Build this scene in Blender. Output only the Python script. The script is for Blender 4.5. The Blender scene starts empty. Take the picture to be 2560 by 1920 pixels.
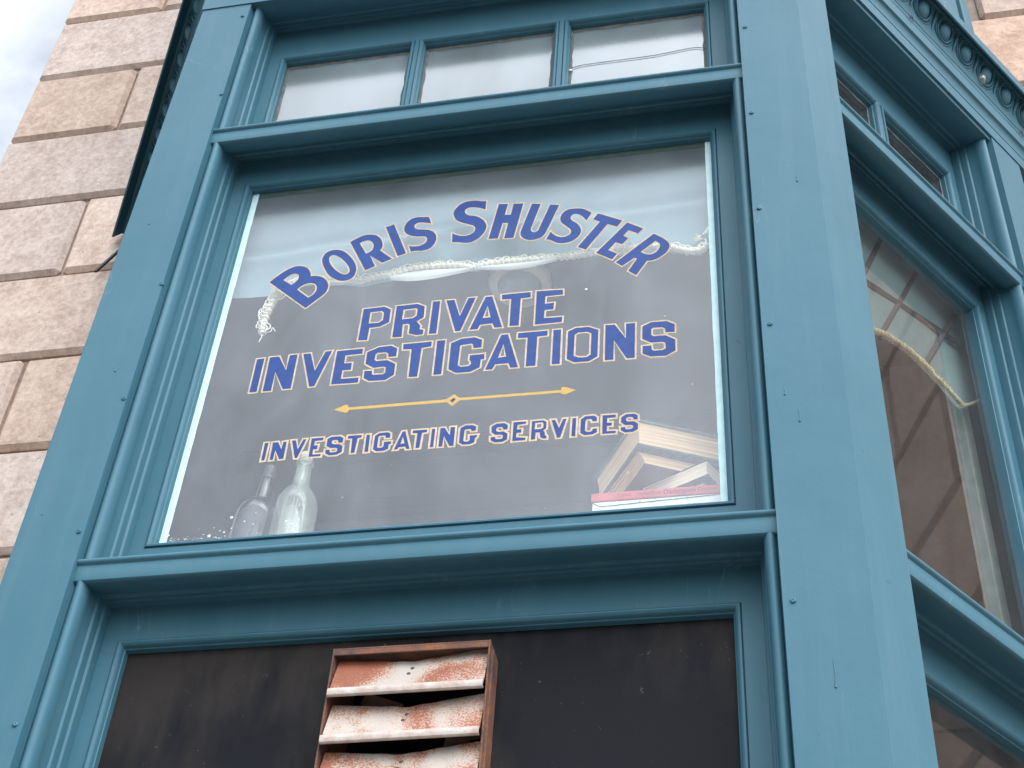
import bpy, bmesh, math, random
from mathutils import Vector, Matrix, geometry, noise
R = math.radians
rnd = random.Random(7)
scene = bpy.context.scene
COL = scene.collection

# ------------------------------------------------------------------ camera
CAM = Vector((0.6474, -1.95, 1.55))
cd = bpy.data.cameras.new('camera')
cam = bpy.data.objects.new('camera', cd); COL.objects.link(cam)
rx = Vector((0.9797199, 0.1914658, 0.0590736)); dn = Vector((-0.0883379, 0.6773529, -0.7303352)); fw = Vector((-0.1798479, 0.7103055, 0.6805298))
cam.matrix_world = Matrix(((rx.x, -dn.x, -fw.x, CAM.x), (rx.y, -dn.y, -fw.y, CAM.y), (rx.z, -dn.z, -fw.z, CAM.z), (0, 0, 0, 1)))
cd.sensor_fit = 'HORIZONTAL'; cd.sensor_width = 36.0; cd.lens = 52.974
cd.clip_start = 0.05; cd.clip_end = 2000.0
scene.camera = cam

# ------------------------------------------------------------------ sky and sun
SUN_DIR = Vector((0.52, -0.52, 0.68)).normalized()
w = bpy.data.worlds.new('World'); scene.world = w; w.use_nodes = True
nt = w.node_tree; nt.nodes.clear()
def N(t, kind, **kw):
    n = t.nodes.new(kind)
    for k, v in kw.items():
        if k.startswith('_'): setattr(n, k[1:], v)
        else: n.inputs[k.replace('9', ' ')].default_value = v
    return n
def L(t, a, b): t.links.new(a, b)
out = N(nt, 'ShaderNodeOutputWorld'); bg = N(nt, 'ShaderNodeBackground'); bg.inputs['Strength'].default_value = 0.1
sky = N(nt, 'ShaderNodeTexSky', _sky_type='NISHITA', _sun_disc=False, _sun_elevation=math.asin(SUN_DIR.z), _sun_rotation=math.atan2(SUN_DIR.x, SUN_DIR.y))
tc = N(nt, 'ShaderNodeTexCoord')
n1 = N(nt, 'ShaderNodeTexNoise', Scale=2.6, Detail=7.0, Roughness=0.55, Distortion=0.4)
n2 = N(nt, 'ShaderNodeTexNoise', Scale=4.2, Detail=7.0, Roughness=0.58, Distortion=0.6)
L(nt, tc.outputs['Generated'], n1.inputs['Vector']); L(nt, tc.outputs['Generated'], n2.inputs['Vector'])
mr = N(nt, 'ShaderNodeMapRange'); mr.inputs[1].default_value = 0.36; mr.inputs[2].default_value = 0.62; mr.inputs[3].default_value = 0.62; mr.inputs[4].default_value = 1.0
L(nt, n1.outputs['Fac'], mr.inputs[0])
# cloud brightness: brighter towards the sun behind the photographer
dt = N(nt, 'ShaderNodeVectorMath', _operation='DOT_PRODUCT'); dt.inputs[1].default_value = SUN_DIR
L(nt, tc.outputs['Generated'], dt.inputs[0])
p1_ = N(nt, 'ShaderNodeMath', _operation='MAXIMUM'); p1_.inputs[1].default_value = 0.0; L(nt, dt.outputs['Value'], p1_.inputs[0])
p2_ = N(nt, 'ShaderNodeMath', _operation='POWER'); p2_.inputs[1].default_value = 1.6; L(nt, p1_.outputs[0], p2_.inputs[0])
mb0 = N(nt, 'ShaderNodeMath', _operation='MULTIPLY_ADD'); mb0.inputs[1].default_value = 27.0; mb0.inputs[2].default_value = 5.2; L(nt, p2_.outputs[0], mb0.inputs[0])
# an overcast sky is dimmer towards the horizon
sx_ = N(nt, 'ShaderNodeSeparateXYZ'); L(nt, tc.outputs['Generated'], sx_.inputs[0])
ez = N(nt, 'ShaderNodeMapRange'); ez.inputs[1].default_value = 0.0; ez.inputs[2].default_value = 0.62; ez.inputs[3].default_value = 0.55; ez.inputs[4].default_value = 1.0; L(nt, sx_.outputs['Z'], ez.inputs[0])
mb_ = N(nt, 'ShaderNodeMath', _operation='MULTIPLY'); L(nt, mb0.outputs[0], mb_.inputs[0]); L(nt, ez.outputs[0], mb_.inputs[1])
mc_ = N(nt, 'ShaderNodeMapRange'); mc_.inputs[1].default_value = 0.3; mc_.inputs[2].default_value = 0.7; mc_.inputs[3].default_value = 0.5; mc_.inputs[4].default_value = 1.45
L(nt, n2.outputs['Fac'], mc_.inputs[0])
mu = N(nt, 'ShaderNodeMath', _operation='MULTIPLY'); L(nt, mb_.outputs[0], mu.inputs[0]); L(nt, mc_.outputs[0], mu.inputs[1])
cc = N(nt, 'ShaderNodeVectorMath', _operation='SCALE'); cc.inputs[0].default_value = (0.94, 1.0, 1.085); L(nt, mu.outputs[0], cc.inputs['Scale'])
mx = N(nt, 'ShaderNodeMix', _data_type='RGBA'); L(nt, mr.outputs[0], mx.inputs[0]); L(nt, sky.outputs[0], mx.inputs[6]); L(nt, cc.outputs[0], mx.inputs[7])
L(nt, mx.outputs[2], bg.inputs['Color']); L(nt, bg.outputs[0], out.inputs['Surface'])

sd = bpy.data.lights.new('sun', 'SUN'); sd.energy = 0.7; sd.angle = R(42); sd.color = (1.0, 0.96, 0.9)
sun = bpy.data.objects.new('sun', sd); COL.objects.link(sun)
sun.rotation_euler = (-SUN_DIR).to_track_quat('-Z', 'Y').to_euler(); sun.location = (3, -6, 12)
scene.view_settings.view_transform = 'Standard'; scene.view_settings.look = 'None'
scene.view_settings.exposure = 1.2; scene.view_settings.gamma = 1.0

# ------------------------------------------------------------------ materials
def mat(name, col, rough=0.6, spec=0.4, noise_amt=0.0, noise_scale=8.0, bump=0.0, bump_scale=120.0, metal=0.0, col2=None, attr=None):
    m = bpy.data.materials.new(name); m.use_nodes = True; t = m.node_tree
    b = t.nodes['Principled BSDF']; b.inputs['Roughness'].default_value = rough; b.inputs['Metallic'].default_value = metal
    b.inputs['Specular IOR Level'].default_value = spec
    b.inputs['Base Color'].default_value = (*col, 1)
    o = N(t, 'ShaderNodeTexCoord')
    if noise_amt or col2:
        nz = N(t, 'ShaderNodeTexNoise', Scale=noise_scale, Detail=6.0, Roughness=0.62); L(t, o.outputs['Object'], nz.inputs['Vector'])
        rp = N(t, 'ShaderNodeMapRange'); rp.inputs[1].default_value = 0.35; rp.inputs[2].default_value = 0.65; L(t, nz.outputs['Fac'], rp.inputs[0])
        mm = N(t, 'ShaderNodeMix', _data_type='RGBA'); L(t, rp.outputs[0], mm.inputs[0])
        c2 = col2 or tuple(c * (1 - noise_amt) for c in col)
        mm.inputs[6].default_value = (*c2, 1); mm.inputs[7].default_value = (*col, 1)
        L(t, mm.outputs[2], b.inputs['Base Color'])
    if bump:
        nb = N(t, 'ShaderNodeTexNoise', Scale=bump_scale, Detail=4.0); L(t, o.outputs['Object'], nb.inputs['Vector'])
        bp = N(t, 'ShaderNodeBump', Strength=bump, Distance=0.004); L(t, nb.outputs['Fac'], bp.inputs['Height']); L(t, bp.outputs[0], b.inputs['Normal'])
    return m

def paint_material(name, col):
    m = bpy.data.materials.new(name); m.use_nodes = True; t = m.node_tree; b = t.nodes['Principled BSDF']
    o = N(t, 'ShaderNodeTexCoord')
    # slow fading of the old paint
    a = N(t, 'ShaderNodeTexNoise', Scale=3.1, Detail=8.0, Roughness=0.65); L(t, o.outputs['Object'], a.inputs['Vector'])
    ra = N(t, 'ShaderNodeMapRange'); ra.inputs[1].default_value = .3; ra.inputs[2].default_value = .7; L(t, a.outputs['Fac'], ra.inputs[0])
    m1 = N(t, 'ShaderNodeMix', _data_type='RGBA'); L(t, ra.outputs[0], m1.inputs[0])
    m1.inputs[6].default_value = (col[0]*.88, col[1]*.92, col[2]*.93, 1); m1.inputs[7].default_value = (col[0]*1.1, col[1]*1.05, col[2]*1.04, 1)
    # faint old rain streaks
    mt = N(t, 'ShaderNodeMapping'); mt.inputs['Scale'].default_value = (1, 1, .07); L(t, o.outputs['Object'], mt.inputs['Vector'])
    tn = N(t, 'ShaderNodeTexNoise', Scale=24.0, Detail=5.0, Roughness=.6); L(t, mt.outputs[0], tn.inputs['Vector'])
    rt = N(t, 'ShaderNodeMapRange'); rt.inputs[1].default_value = .5; rt.inputs[2].default_value = .72; rt.inputs[4].default_value = .34; L(t, tn.outputs['Fac'], rt.inputs[0])
    m0 = N(t, 'ShaderNodeMix', _data_type='RGBA'); L(t, rt.outputs[0], m0.inputs[0]); L(t, m1.outputs[2], m0.inputs[6]); m0.inputs[7].default_value = (col[0]*1.75, col[1]*1.22, col[2]*1.12, 1); m1 = m0
    # thin pale scratches
    mp = N(t, 'ShaderNodeMapping'); mp.inputs['Scale'].default_value = (1.0, 1.0, 0.22); mp.inputs['Rotation'].default_value = (0.3, 0.5, 0.4); L(t, o.outputs['Object'], mp.inputs['Vector'])
    s = N(t, 'ShaderNodeTexNoise', Scale=9.0, Detail=3.0, Distortion=1.6); L(t, mp.outputs[0], s.inputs['Vector'])
    rs = N(t, 'ShaderNodeValToRGB'); e = rs.color_ramp.elements
    e[0].position = .497; e[0].color = (0, 0, 0, 1); e[1].position = .5; e[1].color = (1, 1, 1, 1); x = rs.color_ramp.elements.new(.503); x.color = (0, 0, 0, 1)
    L(t, s.outputs['Fac'], rs.inputs[0])
    g = N(t, 'ShaderNodeTexNoise', Scale=5.0, Detail=2.0); L(t, o.outputs['Object'], g.inputs['Vector'])
    rg = N(t, 'ShaderNodeMapRange'); rg.inputs[1].default_value = .55; rg.inputs[2].default_value = .75; rg.inputs[4].default_value = .22; L(t, g.outputs['Fac'], rg.inputs[0])
    ms = N(t, 'ShaderNodeMath', _operation='MULTIPLY'); L(t, rs.outputs[0], ms.inputs[0]); L(t, rg.outputs[0], ms.inputs[1])
    m2 = N(t, 'ShaderNodeMix', _data_type='RGBA'); L(t, ms.outputs[0], m2.inputs[0]); L(t, m1.outputs[2], m2.inputs[6]); m2.inputs[7].default_value = (.45, .6, .64, 1)
    # small dark chips
    v = N(t, 'ShaderNodeTexNoise', Scale=60.0, Detail=2.0); L(t, o.outputs['Object'], v.inputs['Vector'])
    rv = N(t, 'ShaderNodeMapRange'); rv.inputs[1].default_value = .755; rv.inputs[2].default_value = .775; rv.inputs[4].default_value = .75; L(t, v.outputs['Fac'], rv.inputs[0])
    m3 = N(t, 'ShaderNodeMix', _data_type='RGBA'); L(t, rv.outputs[0], m3.inputs[0]); L(t, m2.outputs[2], m3.inputs[6]); m3.inputs[7].default_value = (.03, .06, .07, 1)
    L(t, m3.outputs[2], b.inputs['Base Color'])
    b.inputs['Roughness'].default_value = 0.5; b.inputs['Specular IOR Level'].default_value = 0.2
    nb = N(t, 'ShaderNodeTexNoise', Scale=38.0, Detail=6.0, Roughness=.7); L(t, o.outputs['Object'], nb.inputs['Vector'])
    nb2 = N(t, 'ShaderNodeTexNoise', Scale=260.0, Detail=2.0); L(t, o.outputs['Object'], nb2.inputs['Vector'])
    mq = N(t, 'ShaderNodeMapping'); mq.inputs['Scale'].default_value = (1, 1, .06); L(t, o.outputs['Object'], mq.inputs['Vector']); nq = N(t, 'ShaderNodeTexNoise', Scale=120.0, Detail=3.0); L(t, mq.outputs[0], nq.inputs['Vector'])
    nl = N(t, 'ShaderNodeTexNoise', Scale=9.0, Detail=2.0); L(t, o.outputs['Object'], nl.inputs['Vector'])
    aq = N(t, 'ShaderNodeMath', _operation='MULTIPLY_ADD'); aq.inputs[1].default_value = .45; L(t, nq.outputs['Fac'], aq.inputs[0])
    al = N(t, 'ShaderNodeMath', _operation='MULTIPLY'); al.inputs[1].default_value = 3.0; L(t, nl.outputs['Fac'], al.inputs[0]); L(t, al.outputs[0], aq.inputs[2])
    ad = N(t, 'ShaderNodeMath', _operation='MULTIPLY_ADD'); ad.inputs[1].default_value = .35; L(t, nb2.outputs['Fac'], ad.inputs[0]); ax_ = N(t, 'ShaderNodeMath', _operation='ADD'); L(t, nb.outputs['Fac'], ax_.inputs[0]); L(t, aq.outputs[0], ax_.inputs[1]); L(t, ax_.outputs[0], ad.inputs[2])
    ad2 = N(t, 'ShaderNodeMath', _operation='MULTIPLY_ADD'); ad2.inputs[1].default_value = -.8; L(t, rv.outputs[0], ad2.inputs[0]); L(t, ad.outputs[0], ad2.inputs[2])
    bp = N(t, 'ShaderNodeBump', Strength=.10, Distance=.004); L(t, ad2.outputs[0], bp.inputs['Height']); L(t, bp.outputs[0], b.inputs['Normal'])
    return m

def schlick(t, k, f0=.04):
    # reflectance of a thin pane, the same from either side
    lw = N(t, 'ShaderNodeLayerWeight', Blend=.5); pw = N(t, 'ShaderNodeMath', _operation='POWER'); pw.inputs[1].default_value = 5.0; L(t, lw.outputs['Facing'], pw.inputs[0])
    ma = N(t, 'ShaderNodeMath', _operation='MULTIPLY_ADD'); ma.inputs[1].default_value = 1 - f0; ma.inputs[2].default_value = f0; L(t, pw.outputs[0], ma.inputs[0])
    mk = N(t, 'ShaderNodeMath', _operation='MULTIPLY', _use_clamp=True); mk.inputs[1].default_value = k; L(t, ma.outputs[0], mk.inputs[0]); return mk
def glass_material(name, dust=0.18, dust_col=(.55, .57, .6), tint=(.93, .97, .96), boost=1.7, streak=0.5, rough=.03):
    m = bpy.data.materials.new(name); m.use_nodes = True; t = m.node_tree; t.nodes.clear()
    o = N(t, 'ShaderNodeOutputMaterial'); tr = N(t, 'ShaderNodeBsdfTransparent'); tr.inputs[0].default_value = (*tint, 1)
    gl = N(t, 'ShaderNodeBsdfGlossy', Roughness=rough); df = N(t, 'ShaderNodeBsdfDiffuse'); df.inputs[0].default_value = (*dust_col, 1)
    mf = schlick(t, boost)
    tc = N(t, 'ShaderNodeTexCoord')
    mp = N(t, 'ShaderNodeMapping'); mp.inputs['Scale'].default_value = (1.0, 1.0, .45); L(t, tc.outputs['Object'], mp.inputs['Vector'])
    nz = N(t, 'ShaderNodeTexNoise', Scale=5.5, Detail=9.0, Roughness=.68, Distortion=.5); L(t, mp.outputs[0], nz.inputs['Vector'])
    mr = N(t, 'ShaderNodeMapRange'); mr.inputs[1].default_value = .3; mr.inputs[2].default_value = .7; mr.inputs[3].default_value = dust * (1 - streak); mr.inputs[4].default_value = dust * (1 + streak); L(t, nz.outputs['Fac'], mr.inputs[0])
    sp = N(t, 'ShaderNodeTexNoise', Scale=70.0, Detail=3.0); L(t, tc.outputs['Object'], sp.inputs['Vector'])
    rs = N(t, 'ShaderNodeMapRange'); rs.inputs[1].default_value = .79; rs.inputs[2].default_value = .83; rs.inputs[4].default_value = .22; L(t, sp.outputs['Fac'], rs.inputs[0])
    ad = N(t, 'ShaderNodeMath', _operation='ADD', _use_clamp=True); L(t, mr.outputs[0], ad.inputs[0]); L(t, rs.outputs[0], ad.inputs[1])
    x1 = N(t, 'ShaderNodeMixShader'); L(t, ad.outputs[0], x1.inputs[0]); L(t, tr.outputs[0], x1.inputs[1]); L(t, df.outputs[0], x1.inputs[2])
    x2 = N(t, 'ShaderNodeMixShader'); L(t, mf.outputs[0], x2.inputs[0]); L(t, x1.outputs[0], x2.inputs[1]); L(t, gl.outputs[0], x2.inputs[2])
    L(t, x2.outputs[0], o.inputs['Surface'])
    return m

def stone_material():
    m = bpy.data.materials.new('limestone_ashlar'); m.use_nodes = True; t = m.node_tree; b = t.nodes['Principled BSDF']
    o = N(t, 'ShaderNodeTexCoord'); at = N(t, 'ShaderNodeAttribute', _attribute_name='tint')
    a = N(t, 'ShaderNodeTexNoise', Scale=13.0, Detail=10.0, Roughness=.78); L(t, o.outputs['Object'], a.inputs['Vector'])
    a2 = N(t, 'ShaderNodeTexNoise', Scale=55.0, Detail=6.0, Roughness=.7); L(t, o.outputs['Object'], a2.inputs['Vector'])
    md = N(t, 'ShaderNodeMath', _operation='MULTIPLY_ADD'); md.inputs[1].default_value = .75; L(t, a2.outputs['Fac'], md.inputs[0]); L(t, a.outputs['Fac'], md.inputs[2])
    r = N(t, 'ShaderNodeMapRange'); r.inputs[1].default_value = .66; r.inputs[2].default_value = 1.08; L(t, md.outputs[0], r.inputs[0])
    m1 = N(t, 'ShaderNodeMix', _data_type='RGBA'); L(t, r.outputs[0], m1.inputs[0]); m1.inputs[6].default_value = (.36, .258, .207, 1); m1.inputs[7].default_value = (.60, .485, .405, 1)
    hv = N(t, 'ShaderNodeMix', _data_type='RGBA', _blend_type='MULTIPLY'); hv.inputs[0].default_value = 1.0; L(t, m1.outputs[2], hv.inputs[6]); L(t, at.outputs['Color'], hv.inputs[7])
    pv = N(t, 'ShaderNodeTexNoise', Scale=85.0, Detail=3.0); L(t, o.outputs['Object'], pv.inputs['Vector'])
    pr = N(t, 'ShaderNodeMapRange'); pr.inputs[1].default_value = .66; pr.inputs[2].default_value = .73; pr.inputs[4].default_value = .5; L(t, pv.outputs['Fac'], pr.inputs[0])
    m2 = N(t, 'ShaderNodeMix', _data_type='RGBA'); L(t, pr.outputs[0], m2.inputs[0]); L(t, hv.outputs[2], m2.inputs[6]); m2.inputs[7].default_value = (.2, .145, .11, 1)
    L(t, m2.outputs[2], b.inputs['Base Color']); b.inputs['Roughness'].default_value = .85; b.inputs['Specular IOR Level'].default_value = .2
    hb = N(t, 'ShaderNodeMath', _operation='SUBTRACT'); L(t, md.outputs[0], hb.inputs[0]); L(t, pr.outputs[0], hb.inputs[1])
    bp = N(t, 'ShaderNodeBump', Strength=.40, Distance=.006); L(t, hb.outputs[0], bp.inputs['Height']); L(t, bp.outputs[0], b.inputs['Normal'])
    return m

def rust_paint_material():
    m = bpy.data.materials.new('rusted_white_enamel'); m.use_nodes = True; t = m.node_tree; b = t.nodes['Principled BSDF']
    o = N(t, 'ShaderNodeTexCoord')
    a = N(t, 'ShaderNodeTexNoise', Scale=8.0, Detail=3.0, Roughness=.5, Distortion=.6); L(t, o.outputs['Object'], a.inputs['Vector'])
    f = N(t, 'ShaderNodeTexNoise', Scale=330.0, Detail=4.0, Roughness=.7); L(t, o.outputs['Object'], f.inputs['Vector'])
    md = N(t, 'ShaderNodeMath', _operation='MULTIPLY_ADD'); md.inputs[1].default_value = .95; L(t, f.outputs['Fac'], md.inputs[0])
    ac = N(t, 'ShaderNodeMath', _operation='MULTIPLY_ADD'); ac.inputs[1].default_value = 1.35; ac.inputs[2].default_value = -.10; L(t, a.outputs['Fac'], ac.inputs[0]); L(t, ac.outputs[0], md.inputs[2])
    r = N(t, 'ShaderNodeValToRGB'); e = r.color_ramp.elements
    e[0].position = .93*.86; e[0].color = (.38, .33, .285, 1); e[1].position = 1.16*.86; e[1].color = (.22, .065, .03, 1)
    for p, c in ((1.0, (.36, .275, .22, 1)), (1.055, (.33, .19, .135, 1)), (1.105, (.29, .115, .065, 1))):
        k = r.color_ramp.elements.new(p*.86); k.color = c
    sc = N(t, 'ShaderNodeMath', _operation='MULTIPLY'); sc.inputs[1].default_value = .86; L(t, md.outputs[0], sc.inputs[0])
    L(t, sc.outputs[0], r.inputs[0]); L(t, r.outputs[0], b.inputs['Base Color']); b.inputs['Roughness'].default_value = .6
    bp = N(t, 'ShaderNodeBump', Strength=.25, Distance=.002); L(t, f.outputs['Fac'], bp.inputs['Height']); L(t, bp.outputs[0], b.inputs['Normal'])
    return m

def panel_material():
    m = bpy.data.materials.new('black_painted_board'); m.use_nodes = True; t = m.node_tree; b = t.nodes['Principled BSDF']
    o = N(t, 'ShaderNodeTexCoord')
    mp = N(t, 'ShaderNodeMapping'); mp.inputs['Scale'].default_value = (1, 1, .28); L(t, o.outputs['Object'], mp.inputs['Vector'])
    a = N(t, 'ShaderNodeTexNoise', Scale=9.0, Detail=7.0, Roughness=.65); L(t, mp.outputs[0], a.inputs['Vector'])
    c = N(t, 'ShaderNodeTexNoise', Scale=2.6, Detail=5.0); L(t, o.outputs['Object'], c.inputs['Vector'])
    ml = N(t, 'ShaderNodeMath', _operation='MULTIPLY'); L(t, a.outputs['Fac'], ml.inputs[0]); L(t, c.outputs['Fac'], ml.inputs[1])
    r = N(t, 'ShaderNodeMapRange'); r.inputs[1].default_value = .19; r.inputs[2].default_value = .33; L(t, ml.outputs[0], r.inputs[0])
    mm = N(t, 'ShaderNodeMix', _data_type='RGBA'); L(t, r.outputs[0], mm.inputs[0]); mm.inputs[6].default_value = (.0035, .0040, .0065, 1); mm.inputs[7].default_value = (.021, .0175, .0155, 1)
    sp = N(t, 'ShaderNodeTexNoise', Scale=48.0, Detail=4.0, Roughness=.8); L(t, o.outputs['Object'], sp.inputs['Vector'])
    rs = N(t, 'ShaderNodeMapRange'); rs.inputs[1].default_value = .66; rs.inputs[2].default_value = .78; rs.inputs[4].default_value = .6; L(t, sp.outputs['Fac'], rs.inputs[0])
    m2 = N(t, 'ShaderNodeMix', _data_type='RGBA'); L(t, rs.outputs[0], m2.inputs[0]); L(t, mm.outputs[2], m2.inputs[6]); m2.inputs[7].default_value = (.16, .14, .13, 1)
    L(t, m2.outputs[2], b.inputs['Base Color']); b.inputs['Roughness'].default_value = .6; b.inputs['Specular IOR Level'].default_value = .12
    bp = N(t, 'ShaderNodeBump', Strength=.2, Distance=.003); L(t, a.outputs['Fac'], bp.inputs['Height']); L(t, bp.outputs[0], b.inputs['Normal'])
    return m

def page_material(name='yellowed_book_pages', c0=(.50, .29, .155), c1=(.92, .63, .375)):
    m = bpy.data.materials.new(name); m.use_nodes = True; t = m.node_tree; b = t.nodes['Principled BSDF']
    o = N(t, 'ShaderNodeTexCoord'); mp = N(t, 'ShaderNodeMapping'); mp.inputs['Scale'].default_value = (2.0, 2.0, 420.0); L(t, o.outputs['Object'], mp.inputs['Vector'])
    a = N(t, 'ShaderNodeTexNoise', Scale=1.0, Detail=3.0); L(t, mp.outputs[0], a.inputs['Vector'])
    r = N(t, 'ShaderNodeMapRange'); r.inputs[1].default_value = .35; r.inputs[2].default_value = .65; L(t, a.outputs['Fac'], r.inputs[0])
    mm = N(t, 'ShaderNodeMix', _data_type='RGBA'); L(t, r.outputs[0], mm.inputs[0]); mm.inputs[6].default_value = (*c0, 1); mm.inputs[7].default_value = (*c1, 1)
    L(t, mm.outputs[2], b.inputs['Base Color']); b.inputs['Roughness'].default_value = .85
    bp = N(t, 'ShaderNodeBump', Strength=.4, Distance=.001); L(t, a.outputs['Fac'], bp.inputs['Height']); L(t, bp.outputs[0], b.inputs['Normal'])
    return m

def cloth_material(name, col, trans=0.35, through=0.0):
    m = bpy.data.materials.new(name); m.use_nodes = True; t = m.node_tree; t.nodes.clear()
    o = N(t, 'ShaderNodeOutputMaterial'); d = N(t, 'ShaderNodeBsdfDiffuse'); s = N(t, 'ShaderNodeBsdfTranslucent'); p = N(t, 'ShaderNodeBsdfTransparent')
    tc = N(t, 'ShaderNodeTexCoord'); nz = N(t, 'ShaderNodeTexNoise', Scale=4.0, Detail=6.0, Roughness=.6)
    mp = N(t, 'ShaderNodeMapping'); mp.inputs['Scale'].default_value = (.5, 1, 2.2); L(t, tc.outputs['Object'], mp.inputs['Vector']); L(t, mp.outputs[0], nz.inputs['Vector'])
    r = N(t, 'ShaderNodeMapRange'); r.inputs[1].default_value = .3; r.inputs[2].default_value = .7; L(t, nz.outputs['Fac'], r.inputs[0])
    mm = N(t, 'ShaderNodeMix', _data_type='RGBA'); L(t, r.outputs[0], mm.inputs[0]); mm.inputs[6].default_value = (col[0]*.8, col[1]*.84, col[2]*.87, 1); mm.inputs[7].default_value = (*col, 1)
    L(t, mm.outputs[2], d.inputs[0]); L(t, mm.outputs[2], s.inputs[0])
    x = N(t, 'ShaderNodeMixShader'); x.inputs[0].default_value = trans; L(t, d.outputs[0], x.inputs[1]); L(t, s.outputs[0], x.inputs[2])
    y = N(t, 'ShaderNodeMixShader'); y.inputs[0].default_value = through; L(t, x.outputs[0], y.inputs[1]); L(t, p.outputs[0], y.inputs[2])
    L(t, y.outputs[0], o.inputs['Surface'])
    return m

def bottle_glass(name, tint, dust, dust_col, rough=.04):
    m = bpy.data.materials.new(name); m.use_nodes = True; t = m.node_tree; t.nodes.clear()
    o = N(t, 'ShaderNodeOutputMaterial'); tr = N(t, 'ShaderNodeBsdfTransparent'); tr.inputs[0].default_value = (*tint, 1)
    gl = N(t, 'ShaderNodeBsdfGlossy', Roughness=rough); df = N(t, 'ShaderNodeBsdfDiffuse'); df.inputs[0].default_value = (*dust_col, 1)
    tc = N(t, 'ShaderNodeTexCoord'); nz = N(t, 'ShaderNodeTexNoise', Scale=26.0, Detail=6.0); L(t, tc.outputs['Object'], nz.inputs['Vector'])
    mr = N(t, 'ShaderNodeMapRange'); mr.inputs[1].default_value = .3; mr.inputs[2].default_value = .7; mr.inputs[3].default_value = dust*.6; mr.inputs[4].default_value = dust*1.4; L(t, nz.outputs['Fac'], mr.inputs[0])
    ml = schlick(t, 1.3, .05)
    x1 = N(t, 'ShaderNodeMixShader'); L(t, mr.outputs[0], x1.inputs[0]); L(t, tr.outputs[0], x1.inputs[1]); L(t, df.outputs[0], x1.inputs[2])
    x2 = N(t, 'ShaderNodeMixShader'); L(t, ml.outputs[0], x2.inputs[0]); L(t, x1.outputs[0], x2.inputs[1]); L(t, gl.outputs[0], x2.inputs[2])
    L(t, x2.outputs[0], o.inputs['Surface'])
    return m

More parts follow.
